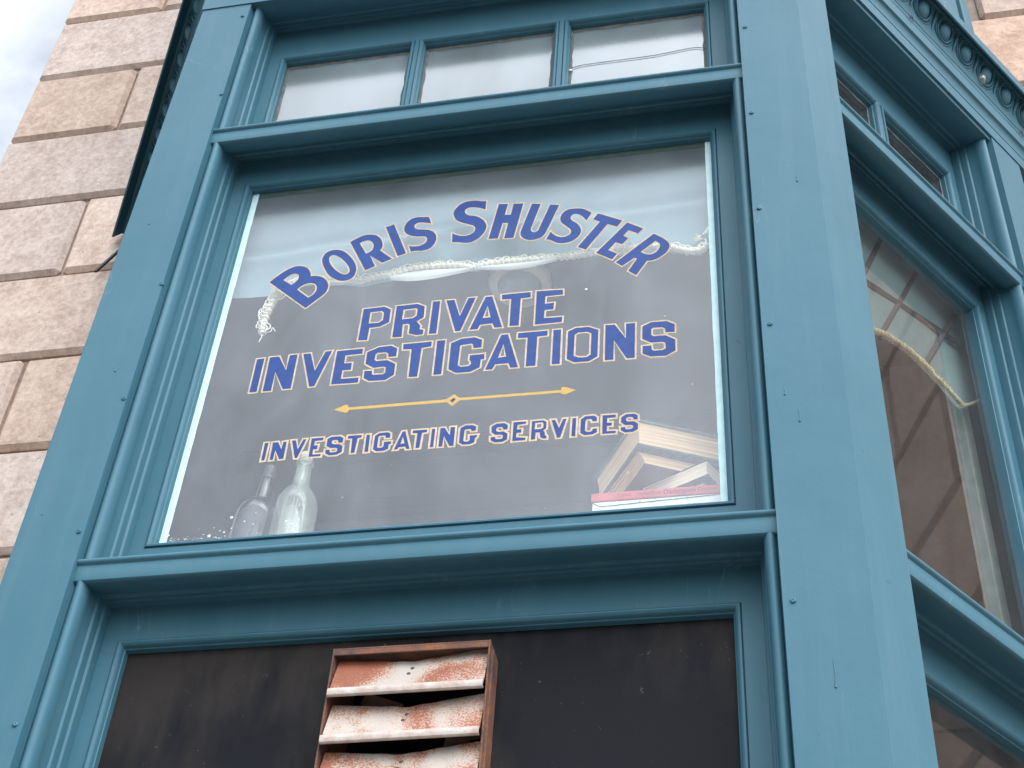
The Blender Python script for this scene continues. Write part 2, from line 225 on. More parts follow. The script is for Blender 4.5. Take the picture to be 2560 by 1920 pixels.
PAINT = (0.041, 0.119, 0.157)
M = dict(
    paint=paint_material('teal_gloss_paint', PAINT),
    stone=stone_material(), mortar=mat('joint_mortar', (.33, .25, .2), .9, .2, .3, 20, .4, 60),
    glass=glass_material('dusty_window_glass', dust=.135, dust_col=(.50, .55, .61), boost=1.55, rough=.16),
    film=glass_material('frosted_transom_glass', dust=.22, dust_col=(.58, .70, .74), boost=2.6, streak=.35, rough=.13),
    side_glass=glass_material('side_window_glass', dust=.05, dust_col=(.4, .4, .4), boost=.75, streak=.5),
    strip=mat('pale_aqua_glazing_strip', (.50, .70, .70), .6, .3, .12, 40, .2, 200),
    header=mat('dull_green_glazing_strip', (.050, .085, .075), .7, .2, .3, 30),
    blue=mat('blue_signwriting_enamel', (.0105, .046, .20), .6, .3, .22, 40, .1, 300),
    gold=mat('pale_gold_signwriting_line', (.52, .40, .26), .6, .3, .25, 60),
    leaf=mat('gold_signwriting_enamel', (.46, .30, .09), .6, .3, .1, 60),
    panel=panel_material(), rust=rust_paint_material(),
    rust_frame=mat('rusty_brown_steel', (.20, .088, .05), .8, .2, .5, 26, .5, 160, col2=(.075, .05, .05)),
    dark_screw=mat('dark_screw_metal', (.06, .05, .045), .6, .4),
    debris=mat('dusty_pink_board', (.23, .15, .13), .9, .2, .5, 14, .4, 60),
    void=mat('duct_black', (.012, .012, .013), .9, .1),
    room=mat('dark_interior_plaster', (.17, .135, .125), .9, .2, .35, 3),
    rail=mat('dark_interior_trim', (.06, .052, .055), .8, .2),
    rope=mat('tan_rope_trim', (.58, .48, .31), .9, .1, .25, 60),
    refl_dark=mat('dark_reflection_bar', (.05, .04, .04), .8, .2, .3, 20),
    brown=mat('brown_interior_board', (.17, .105, .08), .85, .2, .35, 4, .2, 40),
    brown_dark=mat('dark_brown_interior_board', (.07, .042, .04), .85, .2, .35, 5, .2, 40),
    ceil=mat('interior_ceiling_paint', (.16, .155, .155), .9, .1, .2, 4),
    shade=cloth_material('faded_aqua_blind_cloth', (.40, .525, .555), .3, .03),
    sheer=cloth_material('thin_aqua_blind_cloth', (.36, .47, .45), .4, .5),
    hem=cloth_material('white_blind_hem', (.86, .84, .80), .2),
    cotton=mat('cream_cotton_trim', (.92, .86, .73), .9, .1, .12, 60),
    clear=bottle_glass('clear_bottle_glass', (.94, .97, .92), .20, (.74, .76, .68)),
    brownglass=mat('dark_brown_bottle_glass', (.012, .008, .009), .08, .8),
    cap=mat('dark_bottle_cap', (.05, .04, .045), .3, .5),
    label=mat('faded_bottle_label', (.075, .068, .085), .4, .4, .3, 30),
    ink=mat('black_print', (.03, .03, .035), .6, .2),
    cork=mat('pale_cork_stopper', (.70, .65, .52), .9, .1, .25, 120),
    pages=page_material(),
    green=mat('worn_green_bookcloth', (.075, .105, .08), .9, .2, .5, 60, .5, 200, col2=(.17, .2, .17)),
    red=mat('dark_red_bookcloth', (.16, .045, .05), .85, .2, .35, 25, .3, 220),
    charcoal=mat('charcoal_paper_cover', (.06, .06, .065), .8, .2, .4, 20),
    white_page=page_material('white_book_pages', (.54, .41, .28), (.93, .80, .63)),
    pink=mat('faded_red_paper_spine', (.60, .11, .13), .7, .2, .3, 22),
    white=mat('white_card_box', (.80, .80, .79), .75, .2, .1, 30, col2=(.66, .66, .65)),
    lamp_rim=mat('lamp_rim_enamel', (.8, .68, .6), .4, .5),
    lamp_glass=mat('lamp_opal_glass', (.45, .50, .52), .15, .5),
    print=mat('dark_red_print', (.13, .025, .035), .6, .2),
    wire=mat('thin_dark_wire', (.05, .06, .065), .5, .4), clip=mat('white_plastic_clip', (.8, .82, .8), .4, .4),
    iron=mat('black_iron_strap', (.015, .02, .024), .5, .4),
    bulb=bottle_glass('clear_bulb_glass', (.95, .95, .9), .12, (.9, .9, .85), .02),
    brass=mat('bulb_brass_base', (.5, .42, .25), .35, .5, metal=.8),
    paving=mat('concrete_paving', (.29, .275, .255), .9, .2, .2, 1.2, .3, 30),
    road=mat('asphalt_road', (.05, .05, .052), .9, .2, .3, 2.0, .4, 60),
    flake=mat('white_paint_flake', (.85, .88, .86), .8, .2),
)

# ------------------------------------------------------------------ mesh helpers
class MB:
    def __init__(s): s.v = []; s.f = []; s.c = []
    def add(s, vs, fs, col=(1, 1, 1)):
        o = len(s.v); s.v += [tuple(p) for p in vs]
        for f in fs: s.f.append(tuple(i + o for i in f)); s.c.append(col)
    def box(s, x0, x1, y0, y1, z0, z1, T=None, col=(1, 1, 1)):
        vs = [Vector((x, y, z)) for z in (z0, z1) for y in (y0, y1) for x in (x0, x1)]
        if T: vs = [T(*p) for p in vs]
        s.add(vs, [(0, 2, 3, 1), (4, 5, 7, 6), (0, 1, 5, 4), (2, 6, 7, 3), (0, 4, 6, 2), (1, 3, 7, 5)], col)
    def chamfer_box(s, x0, x1, y0, y1, z0, z1, c, col, jit=0.0):
        lo = (x0, y0, z0); hi = (x1, y1, z1); vs = []; idx = {}
        for sx in (0, 1):
            for sy in (0, 1):
                for sz in (0, 1):
                    sg = (sx, sy, sz); base = [hi[k] if sg[k] else lo[k] for k in range(3)]
                    j = [rnd.uniform(-jit, jit) for _ in range(3)]
                    for ax in range(3):
                        p = list(base)
                        for k in range(3):
                            p[k] += j[k]
                            if k != ax: p[k] += (-c if sg[k] else c)
                        idx[(sg, ax)] = len(vs); vs.append(p)
        fs = []
        for ax in range(3):
            a, b = [k for k in range(3) if k != ax]
            for sv in (0, 1):
                q = []
                for (u, v_) in ((0, 0), (1, 0), (1, 1), (0, 1)):
                    g = [0, 0, 0]; g[ax] = sv; g[a] = u; g[b] = v_; q.append(idx[(tuple(g), ax)])
                fs.append(tuple(q))
            for u in (0, 1):
                for v_ in (0, 1):
                    g0 = [0, 0, 0]; g1 = [0, 0, 0]; g0[a] = g1[a] = u; g0[b] = g1[b] = v_; g1[ax] = 1
                    fs.append((idx[(tuple(g0), a)], idx[(tuple(g1), a)], idx[(tuple(g1), b)], idx[(tuple(g0), b)]))
        for sx in (0, 1):
            for sy in (0, 1):
                for sz in (0, 1): fs.append(tuple(idx[((sx, sy, sz), ax)] for ax in range(3)))
        s.add(vs, fs, col)
    def prism(s, rings, caps=True, closed=True):
        n = len(rings[0]); vs = [p for r in rings for p in r]; fs = []
        for k in range(len(rings) - 1):
            for i in range(n if closed else n - 1):
                j = (i + 1) % n; fs.append((k*n+i, k*n+j, (k+1)*n+j, (k+1)*n+i))
        if caps: fs.append(tuple(range(n))[::-1]); fs.append(tuple((len(rings)-1)*n + i for i in range(n)))
        s.add(vs, fs)
    def loop_sweep(s, rings):           # rings joined round into a closed loop
        n = len(rings[0]); m = len(rings); vs = [p for r in rings for p in r]; fs = []
        for k in range(m):
            for i in range(n):
                j = (i + 1) % n; k2 = (k + 1) % m; fs.append((k*n+i, k*n+j, k2*n+j, k2*n+i))
        s.add(vs, fs)
    def tube(s, pts, r, n=6, cap=True):
        pts = [Vector(p) for p in pts]; rings = []; up = Vector((.13, .21, .97))
        for i, p in enumerate(pts):
            d = (pts[min(i+1, len(pts)-1)] - pts[max(i-1, 0)]).normalized()
            a = d.cross(up)
            if a.length < 1e-4: a = d.cross(Vector((1, 0, 0)))
            a.normalize(); b = d.cross(a); up = b if b.dot(up) > 0 else -b
            rr = r[i] if isinstance(r, (list, tuple)) else r
            rings.append([p + (a*math.cos(2*math.pi*k/n) + b*math.sin(2*math.pi*k/n))*rr for k in range(n)])
        s.prism(rings, cap)
    def lathe(s, prof, c=(0, 0, 0), n=32, axis=None):
        ax = (axis or Vector((0, 0, 1))).normalized(); a = ax.orthogonal().normalized(); b = ax.cross(a); c = Vector(c)
        rings = [[c + ax*z + (a*math.cos(2*math.pi*k/n) + b*math.sin(2*math.pi*k/n))*r for k in range(n)] for r, z in prof]
        s.prism(rings, True)
    def ellipsoid(s, c, ax, ay, az, n=12, m=8):
        c = Vector(c); rings = []
        for j in range(1, m):
            th = math.pi*j/m
            rings.append([c + ax*(math.sin(th)*math.cos(2*math.pi*i/n)) + ay*(math.sin(th)*math.sin(2*math.pi*i/n)) + az*math.cos(th) for i in range(n)])
        s.prism(rings, True)

def wloc(o):
    p = Vector((0, 0, 0))
    while o is not None: p = p + o.location; o = o.parent
    return p
def obj(name, mb, m, parent=None, origin=None, smooth=35, bevel=0.0, recalc=True):
    o0 = wloc(parent) if parent else Vector(origin or (0, 0, 0))
    me = bpy.data.meshes.new(name); me.from_pydata([Vector(p) - o0 for p in mb.v], [], mb.f)
    ms = m if isinstance(m, list) else [m]
    for x in ms: me.materials.append(M[x] if isinstance(x, str) else x)
    if any(c != (1, 1, 1) for c in mb.c):
        at = me.attributes.new('tint', 'FLOAT_COLOR', 'FACE')
        for i, c in enumerate(mb.c): at.data[i].color = (*c, 1)
    if recalc:
        bm = bmesh.new(); bm.from_mesh(me); bmesh.ops.recalc_face_normals(bm, faces=bm.faces); bm.to_mesh(me); bm.free()
    if smooth: me.shade_smooth(); me.set_sharp_from_angle(angle=R(smooth))
    o = bpy.data.objects.new(name, me); COL.objects.link(o)
    if parent: o.parent = parent
    else: o.location = o0
    if bevel:
        b = o.modifiers.new('bevel', 'BEVEL'); b.width = bevel; b.segments = 2; b.limit_method = 'ANGLE'; b.angle_limit = R(40)
    return o
def tag(o, label=None, cat=None, group=None, kind=None):
    for k, v in (('label', label), ('category', cat), ('group', group), ('kind', kind)):
        if v: o[k] = v
    return o
def thing(name, loc, label, cat, group=None):
    o = bpy.data.objects.new(name, None); COL.objects.link(o); o.location = loc; o.empty_display_size = .1
    return tag(o, label, cat, group)
LETTERS={
'name':[
 ["-4401,39134 -4340,39213 -4271,39293 -4198,39370 -4122,39440 -4073,39478 -4021,39510 -3966,39537 -3909,39560 -3883,39567 -3854,39571 -3824,39570 -3794,39566 -3755,39558 -3715,39547 -3675,39531 -3636,39507 -3603,39478 -3573,39443 -3546,39404 -3522,39362 -3504,39321 -3490,39278 -3481,39235 -3476,39193 -3440,39195 -3401,39193 -3361,39187 -3320,39177 -3285,39165 -3249,39149 -3213,39129 -3178,39103 -3147,39074 -3118,39040 -3091,39002 -3067,38961 -3049,38921 -3034,38879 -3023,38836 -3018,38795 -3020,38743 -3027,38695 -3039,38649 -3055,38609 -3085,38563 -3119,38523 -3156,38487 -3193,38450 -3254,38384 -3316,38318 -3377,38254 -3435,38196","-4091,39158 -4070,39187 -4046,39217 -4021,39245 -3994,39270 -3970,39290 -3945,39309 -3918,39323 -3888,39331 -3863,39331 -3836,39327 -3809,39315 -3783,39297 -3767,39277 -3755,39252 -3746,39224 -3743,39198 -3746,39163 -3754,39132 -3766,39103 -3781,39077 -3802,39047 -3826,39020 -3852,38996 -3879,38977","-3720,38806 -3697,38841 -3670,38873 -3641,38902 -3609,38927 -3576,38945 -3542,38959 -3506,38967 -3468,38970 -3434,38967 -3399,38960 -3363,38945 -3330,38920 -3308,38893 -3292,38859 -3280,38823 -3274,38787 -3272,38744 -3277,38703 -3287,38666 -3302,38633 -3328,38594 -3359,38560 -3393,38533 -3429,38512"],
 ["-3011,39976 -2967,39967 -2922,39952 -2878,39930 -2834,39901 -2782,39855 -2732,39802 -2685,39744 -2639,39682 -2599,39623 -2562,39560 -2528,39495 -2498,39428 -2479,39375 -2465,39320 -2456,39266 -2453,39213 -2456,39157 -2464,39103 -2478,39054 -2499,39014 -2530,38981 -2566,38957 -2607,38942 -2650,38934 -2694,38932 -2740,38937 -2787,38951 -2833,38972 -2892,39009 -2949,39054 -3005,39106 -3057,39165 -3102,39228 -3142,39297 -3178,39369 -3213,39443 -3237,39497 -3259,39552 -3277,39608 -3288,39665 -3291,39715 -3288,39763 -3279,39809 -3266,39850 -3249,39884 -3227,39913 -3202,39936 -3174,39954 -3136,39969 -3096,39977 -3054,39980","-3045,39811 -3011,39800 -2976,39779 -2942,39753 -2908,39724 -2867,39684 -2827,39642 -2789,39596 -2752,39548 -2716,39497 -2682,39444 -2651,39389 -2624,39331 -2611,39295 -2603,39257 -2600,39221 -2604,39190 -2617,39163 -2636,39144 -2660,39132 -2685,39128 -2718,39135 -2751,39151 -2785,39173 -2817,39199 -2863,39240 -2907,39284 -2951,39333 -2991,39386 -3027,39439 -3060,39495 -3090,39554 -3115,39615 -3126,39652 -3133,39690 -3134,39726 -3128,39758 -3114,39783 -3094,39800 -3071,39810"],
 ["-2716,40180 -2684,40209 -2648,40237 -2611,40265 -2573,40289 -2535,40311 -2497,40330 -2457,40347 -2416,40360 -2390,40366 -2363,40369 -2336,40369 -2308,40368 -2288,40366 -2267,40362 -2247,40357 -2226,40351 -2201,40343 -2176,40334 -2152,40323 -2128,40306 -2096,40276 -2065,40242 -2036,40204 -2011,40163 -1991,40120 -1976,40075 -1963,40029 -1954,39983 -1950,39955 -1950,39929 -1952,39903 -1957,39879 -1963,39856 -1971,39835 -1981,39816 -1993,39800 -1681,39481 -1890,39383 -2198,39663 -2042,39304 -2248,39198","-2491,40109 -2469,40126 -2444,40142 -2418,40155 -2391,40164 -2363,40172 -2334,40177 -2305,40176 -2275,40165 -2244,40143 -2214,40112 -2188,40075 -2168,40034 -2157,39991 -2154,39948 -2157,39907 -2163,39867 -2170,39844 -2182,39824 -2196,39807 -2211,39792 -2232,39776 -2255,39762 -2279,39751 -2303,39743"],
 ["-1947,40557 -1768,40621 -1385,39612 -1566,39547"],
 ["-982,40746 -913,40515 -945,40528 -979,40540 -1014,40552 -1049,40562 -1083,40572 -1117,40581 -1150,40587 -1183,40588 -1207,40584 -1230,40575 -1252,40562 -1271,40544 -1280,40530 -1287,40512 -1291,40492 -1289,40470 -1282,40445 -1271,40420 -1257,40399 -1241,40385 -1204,40367 -1167,40356 -1129,40350 -1092,40341 -1052,40332 -1011,40324 -971,40314 -930,40296 -896,40275 -862,40249 -830,40217 -802,40180 -782,40144 -765,40103 -754,40061 -747,40019 -745,39969 -748,39921 -756,39875 -768,39834 -788,39788 -811,39746 -838,39710 -869,39681 -904,39661 -941,39649 -980,39643 -1020,39639 -1058,39640 -1098,39647 -1138,39654 -1177,39658 -1203,39657 -1230,39654 -1255,39649 -1279,39642 -1341,39839 -1312,39828 -1281,39818 -1249,39811 -1219,39807 -1182,39804 -1146,39804 -1111,39807 -1077,39817 -1047,39831 -1018,39849 -992,39873 -969,39903 -959,39926 -953,39953 -952,39983 -954,40014 -961,40038 -972,40062 -986,40081 -1001,40094 -1045,40108 -1088,40113 -1130,40115 -1174,40121 -1214,40132 -1255,40144 -1296,40160 -1337,40180 -1371,40200 -1405,40223 -1437,40252 -1466,40287 -1485,40318 -1499,40354 -1509,40392 -1515,40429 -1517,40470 -1515,40510 -1509,40547 -1499,40581 -1482,40623 -1461,40661 -1436,40694 -1409,40722 -1377,40744 -1343,40760 -1306,40771 -1269,40777 -1233,40779 -1196,40775 -1159,40768 -1122,40763 -1086,40759 -1050,40754 -1015,40750"],
 ["288,41067 289,40782 262,40800 233,40818 203,40835 173,40850 136,40867 99,40882 62,40895 25,40904 -8,40911 -42,40915 -75,40914 -106,40907 -127,40896 -145,40879 -161,40857 -172,40830 -175,40806 -173,40780 -167,40753 -157,40730 -139,40703 -118,40680 -95,40662 -72,40647 -32,40630 9,40620 49,40609 89,40592 128,40568 167,40540 205,40508 241,40470 272,40429 300,40383 325,40333 345,40281 353,40242 356,40203 354,40164 349,40127 339,40083 326,40041 309,40003 291,39967 265,39924 237,39884 207,39848 174,39816 143,39792 110,39771 75,39755 39,39744 5,39739 -30,39739 -66,39742 -102,39747 -131,39755 -161,39765 -190,39776 -220,39785 -260,39793 -300,39800 -340,39806 -376,39809 -399,40106 -374,40086 -347,40066 -320,40048 -293,40032 -263,40016 -233,40001 -202,39989 -172,39980 -139,39975 -107,39974 -75,39976 -44,39983 -11,39994 22,40010 52,40031 79,40057 92,40079 101,40105 107,40135 109,40166 106,40193 99,40220 89,40246 75,40267 53,40289 29,40305 4,40318 -20,40331 -61,40352 -102,40372 -142,40392 -183,40415 -222,40438 -261,40462 -300,40490 -335,40526 -360,40562 -382,40604 -400,40649 -415,40695 -423,40725 -427,40755 -428,40785 -426,40813 -417,40855 -405,40893 -390,40929 -373,40962 -349,40997 -323,41030 -295,41058 -265,41081 -229,41102 -191,41116 -151,41127 -111,41134 -72,41138 -33,41137 7,41133 47,41127 81,41119 115,41107 148,41095 182,41085 209,41078 236,41073 263,41069"],
 ["585,40918 789,40887 740,40532 876,40515 919,40871 1134,40844 980,39735 774,39758 835,40248 706,40260 636,39771 429,39791"],
 ["1330,40802 1524,40763 1362,40039 1355,40019 1350,39996 1347,39972 1348,39947 1351,39926 1357,39905 1366,39886 1377,39871 1392,39859 1408,39851 1425,39848 1441,39848 1458,39851 1475,39859 1490,39870 1502,39885 1514,39905 1524,39929 1531,39955 1536,39983 1738,40703 1938,40654 1705,39871 1689,39817 1668,39765 1642,39719 1613,39680 1580,39653 1543,39634 1505,39621 1466,39611 1432,39605 1397,39604 1362,39607 1327,39614 1294,39626 1261,39642 1228,39664 1197,39691 1177,39715 1159,39745 1144,39778 1134,39813 1128,39851 1127,39890 1131,39927 1138,39962"],
 ["2659,40278 2552,40044 2531,40085 2507,40126 2482,40165 2454,40201 2429,40230 2402,40256 2374,40278 2345,40293 2320,40300 2296,40301 2273,40296 2251,40285 2234,40269 2219,40247 2208,40221 2203,40192 2207,40165 2216,40140 2230,40116 2244,40095 2271,40063 2300,40036 2328,40009 2354,39977 2380,39935 2404,39891 2424,39844 2439,39794 2445,39754 2444,39713 2439,39674 2430,39637 2416,39601 2398,39568 2377,39539 2355,39512 2328,39485 2300,39461 2270,39440 2239,39423 2208,39411 2175,39402 2142,39397 2109,39395 2069,39395 2029,39399 1989,39406 1949,39420 1911,39443 1874,39473 1837,39505 1799,39532 1774,39546 1748,39557 1723,39566 1698,39571 1788,39810 1805,39776 1826,39743 1849,39713 1873,39687 1905,39658 1939,39632 1974,39611 2009,39597 2043,39590 2076,39589 2109,39594 2141,39605 2167,39620 2192,39640 2214,39666 2230,39699 2234,39725 2232,39754 2224,39784 2213,39811 2192,39846 2167,39877 2141,39906 2116,39936 2087,39971 2056,40005 2028,40042 2004,40084 1992,40118 1984,40155 1981,40192 1982,40228 1989,40271 2000,40312 2015,40349 2033,40382 2059,40413 2087,40439 2118,40459 2151,40474 2187,40483 2224,40485 2261,40483 2299,40480 2339,40475 2380,40468 2421,40457 2461,40442 2489,40427 2516,40408 2543,40386 2570,40363 2593,40343 2616,40321 2639,40299"],
 ["2800,40234 3326,39917 3217,39737 3012,39855 2562,39115 2390,39225 2845,39956 2697,40060"],
 ["3432,39834 3772,39588 3662,39450 3460,39586 3351,39422 3458,39327 3327,39164 3190,39244 3038,39027 3227,38884 3124,38720 2786,38980"],
 ["3991,39387 4023,39362 4057,39333 4092,39303 4125,39273 4152,39248 4178,39223 4203,39196 4227,39166 4250,39135 4273,39103 4293,39068 4308,39029 4315,38996 4317,38961 4314,38927 4307,38896 4291,38851 4271,38810 4248,38773 4223,38739 4187,38701 4149,38668 4110,38639 4070,38612 4039,38596 4008,38583 3975,38573 3943,38566 3919,38564 3894,38564 3870,38566 3848,38571 3627,38169 3462,38323 3644,38668 3587,38705 3333,38491 3204,38623","4022,39155 4047,39139 4071,39117 4093,39091 4111,39060 4118,39038 4122,39013 4121,38987 4117,38964 4103,38924 4087,38886 4068,38852 4046,38823 4020,38798 3992,38779 3962,38764 3931,38756 3902,38755 3873,38760 3845,38770 3816,38783 3791,38799 3766,38818 3742,38840 3720,38864"],
],
'private':[
 ["-2120,37977 -1667,37987 -1520,37885 -1516,37505 -1695,37402 -1921,37393 -1928,37038 -2119,37056","-1957,37860 -1711,37868 -1657,37807 -1654,37588 -1739,37520 -1956,37525"],
 ["-1400,37966 -956,37973 -788,37872 -778,37548 -918,37448 -822,37300 -836,37215 -746,37172 -751,37055 -875,37040 -1050,37118 -1053,37363 -1092,37403 -1208,37400 -1195,37036 -1392,37046","-1239,37841 -966,37845 -932,37803 -936,37618 -1016,37557 -1242,37551"],
 ["-620,37994 -469,37989 -464,37040 -619,37045"],
 ["-335,37986 -166,37982 -9,37478 138,37992 288,37987 37,37043 -67,37041"],
 ["502,37973 638,37973 907,37035 744,37042 701,37172 437,37164 401,37044 229,37049","562,37698 649,37352 479,37355"],
 ["845,37989 1449,37983 1452,37829 1248,37823 1248,37036 1057,37046 1048,37835 852,37847"],
 ["1574,37989 2120,37959 2123,37813 1763,37817 1762,37596 1952,37595 1943,37409 1764,37411 1758,37176 2136,37163 2130,37017 1583,37014"],
],
'investigations':[
 ["-4257,36786 -4101,36790 -4100,35850 -4254,35848"],
 ["-3980,36806 -3780,36804 -3562,36385 -3551,36810 -3385,36811 -3374,35853 -3542,35858 -3789,36364 -3790,35843 -3968,35844"],
 ["-3258,36807 -3101,36810 -2934,36296 -2782,36821 -2642,36821 -2877,35860 -2986,35858"],
 ["-2529,36799 -1981,36801 -1977,36659 -2335,36652 -2330,36424 -2167,36419 -2162,36226 -2341,36230 -2339,35992 -1964,35988 -1967,35849 -2525,35865"],
 ["-1875,36685 -1642,36796 -1382,36807 -1248,36712 -1244,36488 -1410,36493 -1417,36583 -1475,36634 -1652,36637 -1690,36593 -1693,36448 -1652,36404 -1421,36404 -1237,36275 -1234,35970 -1397,35849 -1726,35861 -1859,35952 -1864,36153 -1705,36146 -1700,36047 -1661,36023 -1467,36014 -1422,36050 -1423,36203 -1472,36228 -1686,36222 -1869,36354"],
 ["-1130,36814 -535,36814 -533,36677 -731,36654 -741,35863 -918,35871 -939,36652 -1117,36665"],
 ["-420,36819 -253,36816 -250,35868 -411,35873"],
 ["-122,36711 83,36811 360,36819 516,36725 518,36512 356,36510 341,36612 303,36646 92,36629 73,36598 68,36073 136,36017 290,36023 341,36076 328,36154 297,36196 301,36319 595,36320 599,36176 530,36170 524,35959 344,35860 51,35864 -113,35986"],
 ["908,36811 1043,36812 1301,35869 1147,35870 1107,35998 833,36004 783,35873 641,35878","967,36542 1045,36186 881,36176"],
 ["1255,36816 1850,36807 1851,36673 1650,36664 1648,35863 1459,35868 1453,36662 1252,36676"],
 ["1972,36810 2125,36804 2134,35851 1975,35858"],
 ["2269,36725 2422,36807 2682,36801 2877,36691 2874,35958 2705,35848 2415,35858 2269,35962","2405,36612 2480,36671 2663,36667 2741,36611 2738,36027 2665,35970 2510,35975 2401,36032"],
 ["3019,36802 3204,36795 3427,36384 3431,36792 3609,36783 3604,35829 3449,35834 3193,36355 3187,35830 3020,35837"],
 ["3755,36672 3932,36762 4232,36754 4390,36646 4385,36436 4207,36445 4203,36543 4145,36596 3963,36601 3929,36565 3928,36407 3973,36369 4206,36363 4395,36226 4396,35924 4211,35809 3907,35826 3758,35926 3758,36125 3929,36125 3934,36021 3971,35972 4150,35971 4208,36007 4204,36148 4152,36192 3919,36200 3751,36319"],
],
'services':[
 ["-3664,34429 -3591,34430 -3597,33982 -3661,33980"],
 ["-3498,34425 -3388,34425 -3293,34231 -3287,34419 -3216,34424 -3210,33984 -3297,33980 -3414,34218 -3424,33981 -3488,33979"],
 ["-3109,34435 -3033,34435 -2954,34198 -2877,34441 -2816,34441 -2931,33975 -2978,33974"],
 ["-2708,34447 -2469,34443 -2470,34380 -2633,34375 -2633,34255 -2556,34259 -2561,34157 -2636,34158 -2629,34028 -2460,34024 -2465,33971 -2702,33979"],
 ["-2381,34399 -2306,34443 -2130,34441 -2058,34390 -2060,34279 -2141,34279 -2155,34332 -2192,34356 -2260,34357 -2283,34328 -2274,34268 -2230,34246 -2128,34240 -2046,34184 -2045,34031 -2137,33973 -2291,33976 -2374,34032 -2380,34117 -2299,34117 -2290,34057 -2261,34040 -2167,34044 -2138,34075 -2147,34135 -2183,34151 -2285,34158 -2375,34219"],
 ["-1967,34431 -1694,34427 -1694,34359 -1768,34355 -1785,33987 -1858,33986 -1875,34356 -1968,34363"],
 ["-1594,34417 -1528,34418 -1512,33983 -1585,33983"],
 ["-1421,34372 -1342,34435 -1175,34439 -1117,34399 -1112,34296 -1198,34297 -1205,34348 -1234,34369 -1326,34362 -1349,34330 -1344,34075 -1315,34055 -1242,34056 -1216,34095 -1220,34200 -1080,34199 -1079,34131 -1118,34122 -1118,34017 -1193,33975 -1352,33978 -1421,34033"],
 ["-876,34425 -822,34427 -692,33970 -753,33969 -784,34034 -911,34032 -935,33980 -1002,33980","-855,34290 -806,34121 -886,34114"],
 ["-673,34429 -388,34423 -390,34356 -484,34351 -500,33972 -576,33973 -576,34353 -670,34355"],
 ["-295,34424 -231,34425 -228,33967 -291,33966"],
 ["-128,34429 -43,34427 72,34228 72,34430 160,34428 168,33955 90,33956 -42,34217 -54,33963 -126,33963"],
 ["269,34385 366,34445 511,34436 575,34390 571,34289 493,34290 483,34330 458,34345 374,34345 352,34321 350,34058 388,34031 448,34032 474,34068 466,34177 615,34176 602,34116 572,34111 569,33996 489,33959 346,33962 269,34021"],
 ["877,34356 971,34419 1118,34420 1192,34366 1192,34253 1115,34256 1105,34303 1075,34328 1005,34329 972,34290 976,34235 1020,34207 1125,34206 1198,34147 1198,34003 1114,33949 967,33952 883,34010 881,34091 965,34091 968,34046 1004,34027 1088,34024 1114,34057 1113,34111 1081,34133 962,34140 887,34208"],
 ["1300,34418 1545,34415 1541,34360 1382,34345 1374,34228 1465,34227 1459,34140 1372,34143 1372,34034 1553,34004 1550,33947 1304,33946"],
 ["1657,34406 1873,34404 1937,34360 1938,34193 1884,34153 1915,34096 1920,34032 1953,34002 1952,33943 1894,33949 1834,33988 1820,34106 1741,34115 1736,33945 1657,33944","1722,34358 1861,34357 1884,34317 1881,34226 1841,34194 1716,34195"],
 ["2033,34391 2102,34392 2184,34174 2255,34394 2319,34395 2216,33943 2155,33938"],
 ["2434,34395 2503,34393 2499,33942 2425,33945"],
 ["2594,34346 2675,34415 2839,34415 2898,34366 2897,34270 2815,34272 2807,34322 2773,34339 2711,34338 2684,34300 2677,34057 2719,34016 2787,34018 2820,34050 2822,34086 2901,34090 2903,33993 2823,33948 2666,33947 2592,34012"],
 ["3004,34400 3253,34393 3251,34326 3094,34326 3092,34205 3182,34202 3179,34127 3091,34128 3090,33997 3258,33989 3256,33936 3007,33940"],
 ["3360,34314 3442,34378 3605,34377 3666,34325 3666,34231 3589,34234 3585,34280 3558,34301 3483,34306 3449,34277 3450,34219 3484,34192 3592,34189 3670,34126 3671,33983 3580,33931 3432,33929 3354,33991 3353,34063 3430,34063 3438,34018 3465,34002 3552,34005 3582,34037 3579,34086 3545,34104 3430,34113 3352,34189"],
],
'arrow':[
 ["-2372,35161 -2144,35267 -2083,35254 -2067,35190 -88,35172 64,35292 182,35180 2182,35149 2197,35223 2260,35222 2482,35114 2272,35024 2204,35038 2184,35080 188,35112 50,34976 -64,35093 -2052,35118 -2057,35066 -2114,35054"],
],
'diamond':[
 ["-3,35134 61,35194 113,35157 48,35073"],
],
}

# ------------------------------------------------------------------ ground
g = MB(); g.box(-400, 400, -400, 400, -.5, -.15)
tag(obj('road', g, 'road', smooth=0), kind='structure')
g = MB(); g.box(-60, 60, -4.2, 30, -.4, 0.0)
tag(obj('pavement', g, 'paving', smooth=0), kind='structure')

